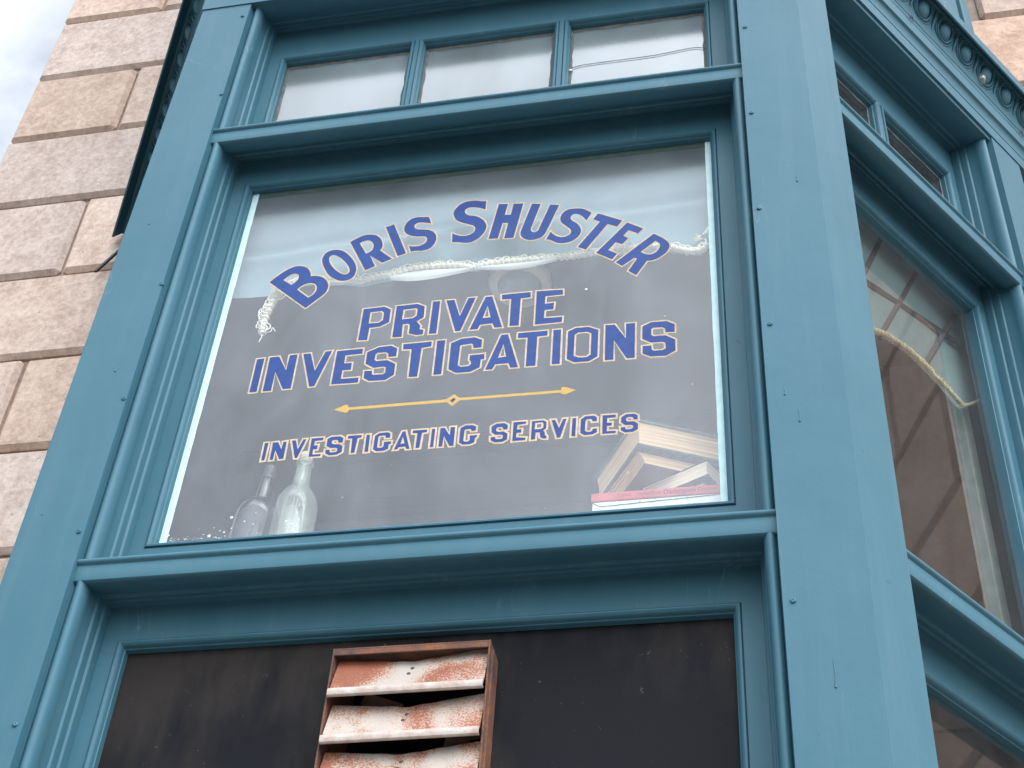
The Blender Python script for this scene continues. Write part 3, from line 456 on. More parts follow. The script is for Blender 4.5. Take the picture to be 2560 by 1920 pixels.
# ------------------------------------------------------------------ stone wall of the building
WY = 0.95
wall = MB(); XL = -2.016; PIT = 0.3755
def tint(side):
    b = rnd.uniform(.86, 1.13)
    k = rnd.random()
    c = (1.0, .99, .985) if k < .4 else ((1.03, .985, .95) if k < .75 else (.97, 1.0, 1.04))
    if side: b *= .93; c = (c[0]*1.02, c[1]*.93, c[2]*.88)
    return tuple(b*x for x in c)
GAP = .005; CH = .0150
for k in range(-13, 14):
    z0 = 4.626 + PIT*k + GAP; z1 = 4.626 + PIT*(k+1) - GAP
    brk = k % 2 == 1 or k == -1
    xs = [XL, -1.608, -1.20] if brk else [XL, -1.20]
    for a, b in zip(xs, xs[1:]):
        first = a == XL; d = .42 if brk else .82
        wall.chamfer_box(a + (0 if first else GAP), b - GAP, WY, WY + (d if first else .2), z0, z1, CH, tint(False), .0022)
    yy = WY + (.42 if brk else .82) + 2*GAP
    while yy < 6:
        y2 = min(yy + .8, 6.2); wall.chamfer_box(XL, XL + .2, yy, y2 - 2*GAP, z0, z1, CH, tint(False), .002); yy = y2
    x = 1.345 if brk else 1.29
    first = True
    while x < 7.2:
        x2 = x + (.40 if (brk and first) else .80); first = False
        wall.chamfer_box(x + GAP, x2 - GAP, WY, WY + .2, z0, z1, CH, tint(True), .0022); x = x2
wall_o = obj('stone_wall', wall, 'stone', smooth=0, origin=(-1.6, 1.0, 0))
tag(wall_o, 'pale rusticated stone wall with deep bevelled joints rising behind the teal bay', 'wall')
core = MB()
core.box(XL + .022, -1.27, WY + .0225, 6.15, -.1, 9.85); core.box(1.27, 7.3, WY + .0225, 6.15, -.1, 9.85); core.box(-1.27, 1.27, 1.75, 6.15, -.1, 9.85)
core.box(-1.27, 1.27, WY + .0225, 1.75, 5.3, 9.85)
obj('mortar_joints', core, 'mortar', wall_o, smooth=0)

# ------------------------------------------------------------------ the bay window
A = R(55)
class Face:
    def __init__(s, O, t, n, dz=0.0): s.O = Vector(O); s.t = Vector(t).normalized(); s.n = Vector(n).normalized(); s.dz = dz
    def __call__(s, u, v, z): return s.O + s.t*u - s.n*v + Vector((0, 0, z + s.dz))
FRONT = Face((0, 0, 0), (1, 0, 0), (0, -1, 0))
RIGHT = Face((.743, 0, 0), (math.cos(A), math.sin(A), 0), (math.sin(A), -math.cos(A), 0), -.02)
AL = R(57.2)
LEFT = Face((-.743, 0, 0), (-math.cos(AL), math.sin(AL), 0), (-math.sin(AL), -math.cos(AL), 0), -.02)
bay = thing('bay_window', (0, .3, 0), 'teal painted three sided bay window with a name lettered in blue on its front pane', 'bay window')

def plan_prism(pts, z0, z1):
    m = MB(); m.prism([[Vector((p[0], p[1], z)) for p in pts] for z in (z0, z1)]); return m
def xy(F, u, v): p = F(u, v, 0); return (p.x, p.y)
for sgn, F in ((1, RIGHT), (-1, LEFT)):
    u_in = .609 if sgn > 0 else -.612
    m = plan_prism([(u_in, 0), (sgn*.743, 0), xy(F, .119, 0), xy(F, .119, .16), (u_in, .17)], 0.2, 4.8415)
    obj('corner_post', m, 'paint', bay, smooth=30)
    e = xy(F, .99, 0)
    m = plan_prism([xy(F, .8576, 0), e, (e[0], .96), (sgn*1.10, .96), xy(F, .8576, .16)], 0.2, 4.8415)
    obj('wall_post', m, 'paint', bay, smooth=30)

JAMB = [(0, .017), (.0018, .020)] + [(.0125 + .0112*math.sin(a), .0335 - .021*math.cos(a)) for a in [R(-62 + 19*i) for i in range(11)]] + \
       [(.0232, .058), (.0238, .066), (.0275, .069), (.0284, .074), (.0286, .086), (.0325, .089), (.0335, .094), (.0340, .1075), (.0, .1075)]
BEAD = [(0, .112), (.0012, .1115), (.0015, .1068), (.003, .1045), (.0062, .1040), (.0092, .1062), (.0112, .1105), (.0123, .116), (.0142, .1175), (.0146, .1295), (.0146, .142), (0, .142)]
def jamb(F, u, s, z0, z1):
    m = MB(); m.prism([[F(u + s*w_, v, z) for w_, v in JAMB] for z in (z0, z1)]); return m
def rect_loop(m, F, u0, u1, z0, z1, prof):
    m.loop_sweep([[F(u0 + w_, v, z0 + w_) for w_, v in prof], [F(u1 - w_, v, z0 + w_) for w_, v in prof], [F(u1 - w_, v, z1 - w_) for w_, v in prof], [F(u0 + w_, v, z1 - w_) for w_, v in prof]])
def ring(m, F, o, i, v0=.108, v1=.15):
    (a0, a1, c0, c1), (b0, b1, d0, d1) = o, i
    m.loop_sweep([[F(ou, v, oz) for (ou, oz, v) in ((p[0], p[1], v0), (q[0], q[1], v0), (q[0], q[1], v1), (p[0], p[1], v1))]
                  for p, q in (((a0, c0), (b0, d0)), ((a1, c0), (b1, d0)), ((a1, c1), (b1, d1)), ((a0, c1), (b0, d1)))])
def soffit(zb, zr):
    k = (zr - zb)
    return [(.012, zb + .007), (.0128, zb + .003), (.016, zb + .0005), (.022, zb), (.034, zb + .002), (.048, zb + .05*k + .004), (.062, zb + .25*k + .008),
            (.0735, zb + .5*k + .008), (.0755, zb + .5*k + .004), (.079, zb + .5*k + .0035), (.083, zb + .62*k + .005), (.090, zb + .72*k + .005), (.0915, zb + .74*k + .001), (.095, zb + .76*k + .001), (.099, zb + .9*k + .002), (.1095, zr)]
def bar(F, u0, u1, zt, zb, zr):
    p = [(.1095, zt + .006), (.017, zt + .001)] + [(.0125 + .0065*math.cos(a), zt - .0052 + .006*math.sin(a)) for a in [R(80 + 22*i) for i in range(9)]] + [(.0125, zt - .0125), (.012, zt - .0135)]
    p += soffit(zb, zr)
    m = MB(); m.prism([[F(u, v, z) for v, z in p] for u in (u0, u1)]); return m
def head(F, u0, u1, zb, zr):
    p = [(.1095, zb + .12), (.0125, zb + .12)] + soffit(zb, zr)
    p = [(.1095, zb + .12), (.004, zb + .12), (.004, zb + .004), (.006, zb + .0005)] + soffit(zb, zr)[3:]
    m = MB(); m.prism([[F(u, v, z) for v, z in p] for u in (u0, u1)]); return m
def pane(F, u0, u1, z0, z1, v=.130):
    m = MB(); m.add([F(u0, v, z0), F(u1, v, z0), F(u1, v, z1), F(u0, v, z1)], [(0, 1, 2, 3) if F.t.cross(Vector((0, 0, 1))).dot(F.n) > 0 else (3, 2, 1, 0)]); return m

T_ZR, T_TOP, T_BOT = 4.862, 4.743, 4.378
M_ZR, M_TOP, M_BOT = 4.3286, 4.240, 3.186
L_ZR, L_TOP, L_BOT = 3.056, 2.984, 2.10
def build_face(F, u0, u1, b0, b1, mids, film, gl, front):
    for s, u in ((1, u0), (-1, u1)): obj('jamb_moulding', jamb(F, u, s, 1.95, 4.872), 'paint', bay, smooth=38)
    obj('head_moulding', head(F, u0, u1, 4.843 - F.dz*.4, T_ZR), 'paint', bay, smooth=38)
    obj('transom_bar', bar(F, u0, u1, 4.332, 4.283, M_ZR), 'paint', bay, smooth=38)
    obj('sill_bar', bar(F, u0, u1, 3.094, 3.047, L_ZR), 'paint', bay, smooth=38)
    obj('bottom_bar', bar(F, u0, u1, 2.0, 1.93, 1.94), 'paint', bay, smooth=38)
    o0, o1 = u0 + .030, u1 - .030
    # transom light
    m = MB(); ring(m, F, (o0, o1, 4.3605, T_ZR + .03), (b0, b1, T_BOT, T_TOP))
    ed = [b0] + [x for p in mids for x in p] + [b1]
    for a, b in zip(ed[::2], ed[1::2]): rect_loop(m, F, a, b, T_BOT, T_TOP, BEAD)
    obj('transom_sash', m, 'paint', bay, smooth=38)
    for a, b in mids:
        m = MB(); m.box(a, b, .108, .142, T_BOT, T_TOP, T=F); obj('muntin', m, 'paint', bay, smooth=0)
    for a, b in zip(ed[::2], ed[1::2]):
        obj('transom_pane', pane(F, a + .010, b - .010, T_BOT + .010, T_TOP - .010), film, bay, smooth=0, recalc=False)
        m = MB()          # ragged putty line round the glass
        ins = .0146
        for (p0, p1, dx, dz_) in (((a+ins, T_TOP-ins), (b-ins, T_TOP-ins), 0, -1), ((a+ins, T_BOT), (a+ins, T_TOP-ins), 1, 0), ((b-ins, T_BOT), (b-ins, T_TOP-ins), -1, 0)):
            n_ = 26; vs = []
            for i in range(n_ + 1):
                f = i/n_; q0 = p0[0] + (p1[0]-p0[0])*f; q1 = p0[1] + (p1[1]-p0[1])*f
                wd = (.010 if dz_ else .006) + rnd.uniform(-.0008, .0012) + .0012*math.sin(i*.9 + a*40)
                vs += [F(q0, .1285, q1), F(q0 + dx*wd, .1288, q1 + dz_*wd)]
            m.add(vs, [(2*i, 2*i+2, 2*i+3, 2*i+1) for i in range(n_)])
        obj('putty', m, PUTTY, bay, smooth=0)
    # main light
    m = MB(); ring(m, F, (o0, o1, 3.0885, M_ZR + .03), (b0, b1, M_BOT, M_TOP)); rect_loop(m, F, b0, b1, M_BOT, M_TOP, BEAD)
    obj('sash', m, 'paint', bay, smooth=38)
    gp = obj('glass_pane', pane(F, b0 + .010, b1 - .010, M_BOT + .010, M_TOP - .010), gl, bay, smooth=0, recalc=False)
    # lower light
    m = MB(); ring(m, F, (o0, o1, 1.94, L_ZR + .03), (b0, b1, L_BOT, L_TOP)); rect_loop(m, F, b0, b1, L_BOT, L_TOP, BEAD)
    obj('lower_sash', m, 'paint', bay, smooth=38)
    if not front: obj('lower_pane', pane(F, b0 + .010, b1 - .010, L_BOT + .010, L_TOP - .010), gl, bay, smooth=0, recalc=False)
    return gp
PUTTY = mat('weathered_putty', (.17, .165, .155), .9, .1, .4, 60, .4, 200)
front_glass = build_face(FRONT, -.612, .609, -.549, .5405, [(-.194, -.1832), (.1735, .1852)], 'film', 'glass', True)
build_face(RIGHT, .119, .8576, .182, .795, [(.480, .492)], 'side_glass', 'side_glass', False)
build_face(LEFT, .119, .8576, .182, .795, [(.480, .492)], 'side_glass', 'side_glass', False)

# pale glazing strips on the edge of the front pane
m = MB()
for a, b, c in ((-.5375, -.5195, 1), (.5130, .5270, -1)):
    vs = []
    for i in range(40):
        z = 3.205 + (4.232 - 3.205)*i/39; j = rnd.uniform(-.0004, .0004)
        vs += [FRONT(a, .1296, z), FRONT(b + (j if c > 0 else 0), .1297, z)] if c > 0 else [FRONT(a + j, .1297, z), FRONT(b, .1296, z)]
    m.add(vs, [(2*i, 2*i+1, 2*i+3, 2*i+2) for i in range(39)])
m.box(-.5375, .527, .1293, .1297, 4.2265, 4.231, T=FRONT)
m.box(-.5195, .513, .1290, .1297, 3.198, 3.2085, T=FRONT)
obj('glazing_strip', m, 'strip', bay, smooth=0)
m = MB(); m.box(-.519, .5135, .1293, .1297, 4.2085, 4.2262, T=FRONT)
obj('glazing_strip', m, 'header', bay, smooth=0)['label'] = 'dull green strip along the top of the glass'

# paint flakes left on the glass
m = MB()
def flake(u, z, r):
    n_ = rnd.randint(4, 6); a0 = rnd.uniform(0, 6); el = rnd.uniform(.4, 1)
    pts = [(r*math.cos(a0 + 2*math.pi*i/n_)*rnd.uniform(.6, 1.1), r*el*math.sin(a0 + 2*math.pi*i/n_)*rnd.uniform(.6, 1.1)) for i in range(n_)]
    m.add([FRONT(u + p[0], .1293, z + p[1]) for p in pts] + [FRONT(u, .1286, z)], [(i, (i+1) % n_, n_) for i in range(n_)])
for _ in range(60):
    f = abs(rnd.gauss(0, .33)); flake(-.519 + .27*f, 3.214 + abs(rnd.gauss(0, .004)) + .006*rnd.random()*max(0, .5 - f), rnd.choice((.0005, .0008, .0012, .0022)))
for u, z, r in ((-.40, 3.262, .004), (-.372, 3.250, .0022), (-.408, 3.228, .003), (-.449, 3.226, .0028), (-.436, 3.222, .004), (-.417, 3.232, .0018), (-.395, 3.236, .002), (-.353, 3.268, .0018), (-.353, 3.242, .002),
                (-.289, 3.244, .0034), (-.268, 3.230, .0038), (-.187, 3.290, .0016), (-.14, 3.312, .001), (.06, 3.30, .001), (.15, 3.42, .0012), (.47, 3.50, .0014), (.42, 3.69, .0016), (.26, 3.79, .0035), (-.43, 3.24, .0012), (-.46, 3.24, .001), (-.1, 3.36, .0012), (.2, 3.228, .0012)): flake(u, z, r)
tag(obj('paint_flakes', m, 'flake', front_glass, smooth=0), kind='stuff')

# signwriting on the front pane
def parse(s): return [tuple(int(x)/10000 for x in p.split(',')) for p in s.split()]
def area(p): return .5*sum(p[i-1][0]*p[i][1] - p[i][0]*p[i-1][1] for i in range(len(p)))
def offset(p, d):                      # d > 0 grows a counter-clockwise outline
    n_ = len(p); o = []
    for i in range(n_):
        a, b, c = Vector(p[i-1]), Vector(p[i]), Vector(p[(i+1) % n_])
        e1 = (b-a); e2 = (c-b)
        if e1.length < 1e-6 or e2.length < 1e-6: o.append(tuple(b)); continue
        e1.normalize(); e2.normalize(); n1 = Vector((e1.y, -e1.x)); n2 = Vector((e2.y, -e2.x))
        k = n1 + n2; q = max(.35, 1 + n1.dot(n2)); o.append(tuple(b + k*(d/q)))
    return o
def winding(p, x, y):
    w_ = 0
    for i in range(len(p)):
        (x0, y0), (x1, y1) = p[i-1], p[i]
        if y0 <= y < y1 and (x1-x0)*(y-y0) - (x-x0)*(y1-y0) > 0: w_ += 1
        elif y1 <= y < y0 and (x1-x0)*(y-y0) - (x-x0)*(y1-y0) < 0: w_ -= 1
    return w_
def tess(m, loops, v):                 # first loop is the outline, the others are counters
    vs = [Vector(q) for l in loops for q in l]; ed = []; k = 0
    for l in loops: ed += [(k + i, k + (i+1) % len(l)) for i in range(len(l))]; k += len(l)
    ov, _, tr, *_ = geometry.delaunay_2d_cdt(vs, ed, [], 0, 1e-6)
    keep = []
    for t_ in tr:
        c = (ov[t_[0]] + ov[t_[1]] + ov[t_[2]])/3
        if winding(loops[0], c.x, c.y) > 0 and not any(winding(h, c.x, c.y) > 0 for h in loops[1:]): keep.append(tuple(t_))
    m.add([FRONT(q.x, v, q.y) for q in ov], keep)
def letters(key, line, v=.12975):
    lay = []
    for mt, d, dv in (('gold', line, 0.0), ('blue', 0, -.00025)):
        m = MB()
        for gl in LETTERS[key]:
            lp = []
            for i, s in enumerate(gl):
                p = parse(s)
                if area(p) < 0: p = p[::-1]
                if d: p = offset(p, d if i == 0 else -d)
                lp.append(p)
            if d:
                hs = [h for h in lp[1:] if area(h) > 2e-6]; lp = [lp[0]] + hs
            tess(m, lp, v + dv)
        lay.append((m, mt))
    mm = MB(); nf = []
    for m, mt in lay: mm.add(m.v, m.f); nf.append(len(m.f))
    o = obj('painted_lettering', mm, ['gold', 'blue'], front_glass, smooth=0)
    for i, p in enumerate(o.data.polygons): p.material_index = 0 if i < nf[0] else 1
    return o
letters('name', .0032)['label'] = 'arched blue capitals of a name'
letters('private', .0036)
letters('investigations', .0036)
letters('services', .0040)
m = MB(); ar = parse(LETTERS['arrow'][0][0])
if area(ar) < 0: ar = ar[::-1]
tess(m, [ar], .12975); nA = len(m.f); di = parse(LETTERS['diamond'][0][0]); di = di if area(di) > 0 else di[::-1]; tess(m, [di], .1295)
o = obj('painted_arrow', m, ['leaf', 'blue'], front_glass, smooth=0)
for i, p in enumerate(o.data.polygons): p.material_index = 0 if i < nA else 1

# black board below the sill, cut for the louvre
m = MB()
LX0, LX1, LZ0, LZ1 = -.134, .1315, 2.50, 2.920
for a, b, c, d in ((-.545, LX0, L_BOT, L_TOP), (LX1, .537, L_BOT, L_TOP), (LX0, LX1, LZ1, L_TOP), (LX0, LX1, L_BOT, LZ0)): m.box(a, b, .130, .142, c, d, T=FRONT)
obj('black_panel', m, 'panel', bay, smooth=0)
m = MB()
for i in range(46):
    k = i % 3
    u, z = ((rnd.uniform(-.17, .20), 2.958 + rnd.uniform(-.018, .022)) if k == 0 else ((rnd.choice((-.150, .150)) + rnd.gauss(0, .006), rnd.uniform(2.66, 2.95)) if k == 1 else (-.545 + abs(rnd.gauss(0, .008)), rnd.uniform(2.68, 2.975))))
    r_ = rnd.choice((.0008, .0012, .002, .004 if k == 0 else .0015)); n_ = 5; a0 = rnd.uniform(0, 6)
    m.add([FRONT(u + r_*rnd.uniform(.5, 1.3)*math.cos(a0 + 1.257*j), .1297, z + r_*rnd.uniform(.4, 1)*math.sin(a0 + 1.257*j)) for j in range(n_)] + [FRONT(u, .1288, z)], [(j, (j+1) % n_, n_) for j in range(n_)])
tag(obj('paint_chips', m, mat('bare_wood_chip', (.10, .065, .045), .9, .1, .4, 90), bay, smooth=0), kind='stuff')

# screw heads on the posts
for u, z in ((-.6259, 4.7883), (-.6157, 4.4561), (-.6155+.002, 3.7961), (-.6172, 3.4726), (-.6225, 3.1499), (-.6263, 2.7586), (.6223, 4.4528), (.6214, 4.1381), (.6214, 3.8311), (.624, 3.5098), (.6249, 2.9058)):
    m = MB(); ax = Vector((rnd.uniform(-.25, .25), -1, rnd.uniform(-.2, .2)))
    m.lathe([(.0050, -.002), (.0050, .0014), (.0042, .0026), (.002, .0031), (.0009, .0022)], FRONT(u, 0, z), 12, ax); obj('screw_head', m, 'paint', bay, smooth=30)

# dried drips and lumps in the paint
for u, z, ln in ((.6765, 2.801, .052), (.640, 3.352, .018), (.661, 3.30, .03), (-.655, 3.58, .03), (-.69, 4.02, .022), (.70, 3.92, .02)):
    m = MB(); m.tube([FRONT(u + .0006*math.sin(5*k), .0002, z - ln*k/6) for k in range(7)], [.0006, .0011, .0009, .0012, .0011, .0017, .0022], 6); obj('paint_drip', m, 'paint', bay, smooth=60)
# cornice with egg and dart
path = [Vector(xy(LEFT, 1.15, 0)), Vector((-.743, 0)), Vector((.743, 0)), Vector(xy(RIGHT, 1.185, 0))]
nrm = [LEFT.n.xy, FRONT.n.xy, RIGHT.n.xy]
def off(k, o):
    if k == 0: q = nrm[0]
    elif k == 3: q = nrm[2]
    else: a, b = nrm[k-1], nrm[k]; q = (a + b)/(1 + a.dot(b))
    return path[k] + q*o*(1.33 if k == 0 else 1.0)
def sweep(prof, ks=(0, 1, 2, 3)):
    m = MB(); m.prism([[Vector((*off(k, o_), z)) for o_, z in prof] for k in ks]); return m
cov = [(.0025 + .0115*(1 - math.cos(a)), 4.897 + .033*math.sin(a)) for a in [R(15*i) for i in range(7)]]
PROF = [(-.02, 4.842), (.003, 4.842), (.0035, 4.887), (.0005, 4.891), (.0005, 4.896)] + cov + [(.016, 4.932), (.0165, 4.974), (.0120, 4.977), (.0150, 4.981), (.0165, 4.986), (.0145, 4.992), (.0095, 4.996), (.012, 5.001), (.0125, 5.008), (.0085, 5.013), (.007, 5.045), (.0095, 5.062), (.016, 5.085), (.028, 5.115), (.041, 5.140), (.046, 5.139), (.058, 5.118), (.062, 5.110), (.066, 5.112), (.067, 5.148), (.055, 5.160), (-.05, 5.25), (-.05, 5.0), (-.02, 4.99)]
cornice = obj('cornice', sweep(PROF), 'paint', bay, smooth=32)
m = MB()
def eggs(F, us):
    up = (F.n*.033 + Vector((0, 0, .076))).normalized(); out_ = F.t.cross(up).normalized()
    if out_.dot(F.n) < 0: out_ = -out_
    for u in us:
        c = F(u, -.0245*(1 + .33*u/1.15 if F is LEFT else 1), 5.1035 - F.dz)
        m.ellipsoid(c - up*.001 - out_*.001, F.t*.0225, up*.030, out_*.0145, 16, 10)
        for q, r_ in ((1.0, .0042), (1.24, .0028)):
            m.tube([c + F.t*(.0315*q*math.sin(a)) - up*(.0385*q*math.cos(a) - .004) + out_*.001 for a in [R(-135 + 15*i) for i in range(19)]], r_, 6)
        m.tube([c + F.t*.049 + up*.036 - out_*.002, c + F.t*.049 + up*.012 + out_*.002, c + F.t*.049 - up*.02 + out_*.001, c + F.t*.049 - up*.042], [.003, .0062, .004, .001], 6)
eggs(FRONT, [-.686 + .098*i for i in range(15)]); eggs(RIGHT, [.08 + .098*i for i in range(12)]); eggs(LEFT, [.08 + .098*i for i in range(12)])
obj('egg_and_dart', m, 'paint', cornice, smooth=60)

# storey above the cornice and the skirt below
def off_poly(o): return [off(k, o) for k in range(4)]
pp = off_poly(-.05)
m = MB(); e0, e1 = pp[1] + (pp[0]-pp[1])*.86, pp[2] + (pp[3]-pp[2])*.86
pl = [(e0.x, 1.0), tuple(e0), tuple(pp[1]), tuple(pp[2]), tuple(e1), (e1.x, 1.0)]
m.prism([[Vector((x, y, z)) for x, y in pl] for z in (5.2, 8.6)]); obj('upper_storey', m, 'paint', bay, smooth=20)
m = MB()
for F in (RIGHT, LEFT):
    for a, b in ((.855, .935), (.965, 1.012)): m.box(a, b, .034, .056, 5.22 - F.dz, 8.5, T=F)
obj('upper_pilaster', m, 'paint', bay, smooth=0, bevel=.003)
e = xy(RIGHT, .86, .0)
m = plan_prism([(-e[0], 1.0), (-e[0], e[1]), (-.72, .02), (.72, .02), (e[0], e[1]), (e[0], 1.0)], 0.0, 1.935); obj('skirt', m, 'paint', bay, smooth=0)

# ------------------------------------------------------------------ room behind the glass
room = thing('interior_room', (0, 1.2, 3.18), 'dark bare room behind the bay glass', 'room')
PLAN = [(-.64, .185), (.64, .185), (.722, .30), (1.095, .85), (1.265, 1.0), (1.265, 1.7), (-1.265, 1.7), (-1.265, 1.0), (-1.095, .85), (-.722, .30)]
obj('window_board', plan_prism([(-.60, .151), (.60, .151)] + PLAN[1:] + PLAN[:1], 3.150, 3.186), 'white', room, smooth=0)
obj('ceiling', plan_prism(PLAN, 4.80, 4.84), 'ceil', room, smooth=0)
m = MB(); m.box(-1.265, 1.265, 1.7, 1.74, 1.9, 4.86); obj('back_wall', m, 'room', room, smooth=0)
for s in (-1, 1):
    m = MB(); m.box(s*1.22 - .02, s*1.22 + .02, .98, 1.7, 3.19, 4.795); obj('side_wall', m, 'room', room, smooth=0)
m = MB()
for z0, z1, d in ((4.50, 4.56, .035), (4.74, 4.79, .05), (3.9, 3.93, .02)): m.box(-1.19, 1.19, 1.7 - d, 1.6995, z0, z1)
obj('wall_rail', m, 'rail', room, smooth=0, bevel=.006)
m = MB(); m.box(.66, 1.02, .62, .65, 3.03, 3.15); obj('brown_board', m, 'brown', room, smooth=0)
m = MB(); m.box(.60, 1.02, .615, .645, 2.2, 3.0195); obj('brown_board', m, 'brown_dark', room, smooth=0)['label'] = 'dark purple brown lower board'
m = MB(); m.box(.80, 1.2, 1.25, 1.28, 3.19, 4.55); obj('partition_board', m, 'brown', room, smooth=0)
# post seen through the side window
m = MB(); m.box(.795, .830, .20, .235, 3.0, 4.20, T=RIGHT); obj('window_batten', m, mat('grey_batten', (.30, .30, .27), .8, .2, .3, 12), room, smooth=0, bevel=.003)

REFL_BARS = [((0.504, 4.274), (0.382, 4.029), 0.007), ((0.65, 4.277), (0.428, 3.887), 0.007), ((0.794, 4.229), (0.6, 3.922), 0.008), ((0.384, 4.041), (0.799, 4.131), 0.008)]
# added dark bars by the thin side blind, imitating diagonal reflections in the pane
for a, b, wd in REFL_BARS:
    m = MB(); m.tube([RIGHT(a[0], .171, a[1] - RIGHT.dz), RIGHT(b[0], .171, b[1] - RIGHT.dz)], wd, 4); obj('reflection_bar', m, 'refl_dark', room, smooth=0)

lamp = thing('ceiling_lamp', (-.10, 1.0, 4.80), 'round flush ceiling lamp half hidden behind the window blind', 'lamp')
m = MB(); m.lathe([(.092, 0), (.094, -.018), (.088, -.03), (.066, -.034), (.063, -.022), (.063, 0)], (-.10, 1.0, 4.7995), 40); obj('lamp_rim', m, 'lamp_rim', lamp, smooth=40)
m = MB(); m.lathe([(.062, -.022), (.058, -.038), (.045, -.052), (.025, -.060), (.004, -.062)], (-.10, 1.0, 4.7995), 40); obj('lamp_bowl', m, 'lamp_glass', lamp, smooth=60)

# ------------------------------------------------------------------ blinds with cotton trim
def sheet(m, fn, nu, nv):
    vs = [fn(i/nu, j/nv) for j in range(nv+1) for i in range(nu+1)]
    m.add(vs, [(j*(nu+1)+i, j*(nu+1)+i+1, (j+1)*(nu+1)+i+1, (j+1)*(nu+1)+i) for j in range(nv) for i in range(nu)])
def interp(pts, x):
    for a, b in zip(pts, pts[1:]):
        if x <= b[0]: f = (x-a[0])/(b[0]-a[0]); return a[1] + (b[1]-a[1])*max(0, f)
    return pts[-1][1]
def cat(pts, k=8):
    o = []; P_ = [Vector(p) for p in pts]; P_ = [P_[0]] + P_ + [P_[-1]]
    for i in range(1, len(P_)-2):
        p0, p1, p2, p3 = P_[i-1:i+3]
        for j in range(k):
            t_ = j/k; o.append(.5*((2*p1) + (p2-p0)*t_ + (2*p0-5*p1+4*p2-p3)*t_*t_ + (3*p1-p0-3*p2+p3)*t_**3))
    o.append(P_[-1]); return o
def braid(m, pts, rad, pitch, tr, seed=0, loops=True):
    """cotton trim: a core of twisted strands with a row of little loops standing along it"""
    rr = random.Random(seed); pts = cat(pts, 10); d = [0]
    for a, b in zip(pts, pts[1:]): d.append(d[-1] + (b-a).length)
    Lt = d[-1]; k = 0
    def at(s):
        nonlocal k
        s = min(max(s, 0), Lt); i = 0
        while i < len(d)-2 and d[i+1] < s: i += 1
        f = (s-d[i])/max(1e-6, d[i+1]-d[i]); return pts[i].lerp(pts[i+1], f), (pts[i+1]-pts[i]).normalized()
    for ph in (0, 2.1, 4.2):
        ln = []; n_ = int(Lt/pitch*8)
        for i in range(n_+1):
            s = Lt*i/n_; p, t_ = at(s); a = t_.cross(Vector((0, 1, .1))).normalized(); b = t_.cross(a); w_ = 2*math.pi*s/pitch + ph
            q = rad*.62*(1 + .3*math.sin(s*91 + ph))
            ln.append(p + a*math.cos(w_)*q + b*math.sin(w_)*q)
        m.tube(ln, tr, 5)
    if loops:
        s = 0
        while s < Lt:
            p, t_ = at(s); a = t_.cross(Vector((0, 1, 0))).normalized()
            if a.z < 0: a = -a
            R_ = rad*rr.uniform(.75, 1.15); c = p + a*rad*rr.uniform(.5, 1.0) + Vector((0, rr.uniform(-.003, .001), 0)); tw = rr.uniform(-.5, .5)
            ln = [c + (t_*math.cos(x) + (a*math.cos(tw) + Vector((0, 1, 0))*math.sin(tw))*math.sin(x))*R_ for x in [2*math.pi*i/10 for i in range(11)]]
            m.tube(ln, tr*.9, 5, False); s += pitch*rr.uniform(.75, 1.05)

FR = [(-.4274, 3.9117), (-.4041, 3.9377), (-.3588, 3.9426), (-.3125, 3.9396), (-.2842, 3.9329), (-.242, 3.9229), (-.2114, 3.9311), (-.1709, 3.9315), (-.1318, 3.9435), (-.0872, 3.9445), (-.0514, 3.9429), (-.0152, 3.9349), (.0076, 3.9251), (.0291, 3.932), (.064, 3.9343), (.1078, 3.934), (.147, 3.9318), (.186, 3.9309), (.2292, 3.9306), (.2719, 3.9353), (.3061, 3.9376), (.3444, 3.9354), (.3995, 3.9344), (.433, 3.9254), (.4596, 3.9113), (.4786, 3.9058), (.4995, 3.91), (.5065, 3.9239)]
blind = thing('window_blind', (0, .17, 3.93), 'torn pale aqua roller blind with looped cream trim behind the lettered pane', 'blind')
m = MB()
def blind_fn(u, v):
    x = -.60 + 1.16*u; zb = 3.922 if x < -.43 else interp(FR, x) - .004
    if x > .50: zb = 3.925
    z = zb + (4.34 - zb)*v
    y = .172 + .010*math.exp(-((z - 4.085 - .02*x)/.016)**2) - .008*math.exp(-((z - 4.055 - .02*x)/.02)**2) + .004*math.sin(7*x + 9*z) + .006*math.exp(-((z-4.17)/.03)**2) + .003*math.sin(23*x)*(1-v)
    return Vector((x, y, z))
sheet(m, blind_fn, 70, 46); obj('blind_cloth', m, 'shade', blind, smooth=180)
m = MB(); m.tube([(-.60, .20, 4.36), (.60, .20, 4.36)], .022, 14); obj('roller', m, 'hem', blind, smooth=40)
m = MB()
H = [([(-.3238, 3.9484), (-.2755, 3.9297), (-.2429, 3.9237)], [(-.3196, 3.9196), (-.2735, 3.9154), (-.2389, 3.9142)]),
     ([(-.1812, 3.9362), (-.124, 3.9468), (-.0612, 3.9451), (.0004, 3.9307)], [(-.1762, 3.9164), (-.1286, 3.9069), (-.0754, 3.9079), (.0013, 3.9192)]),
     ([(.0108, 3.9329), (.0632, 3.9377), (.1245, 3.936), (.1872, 3.9327)], [(.0134, 3.9211), (.0824, 3.9108), (.1345, 3.9118), (.1876, 3.9226)])]
for up, lo in H:
    a = cat([(p[0], 0, p[1]) for p in up], 6); b = cat([(p[0], 0, p[1]) for p in lo], 6); n_ = min(len(a), len(b)) - 1
    def fn(u, v):
        i = min(int(round(u*n_)), n_); p = a[i].lerp(b[i], v); return Vector((p.x, .170 - .012*math.sin(math.pi*v*.8), p.z))
    sheet(m, fn, n_, 8)
obj('blind_hem', m, 'hem', blind, smooth=180)
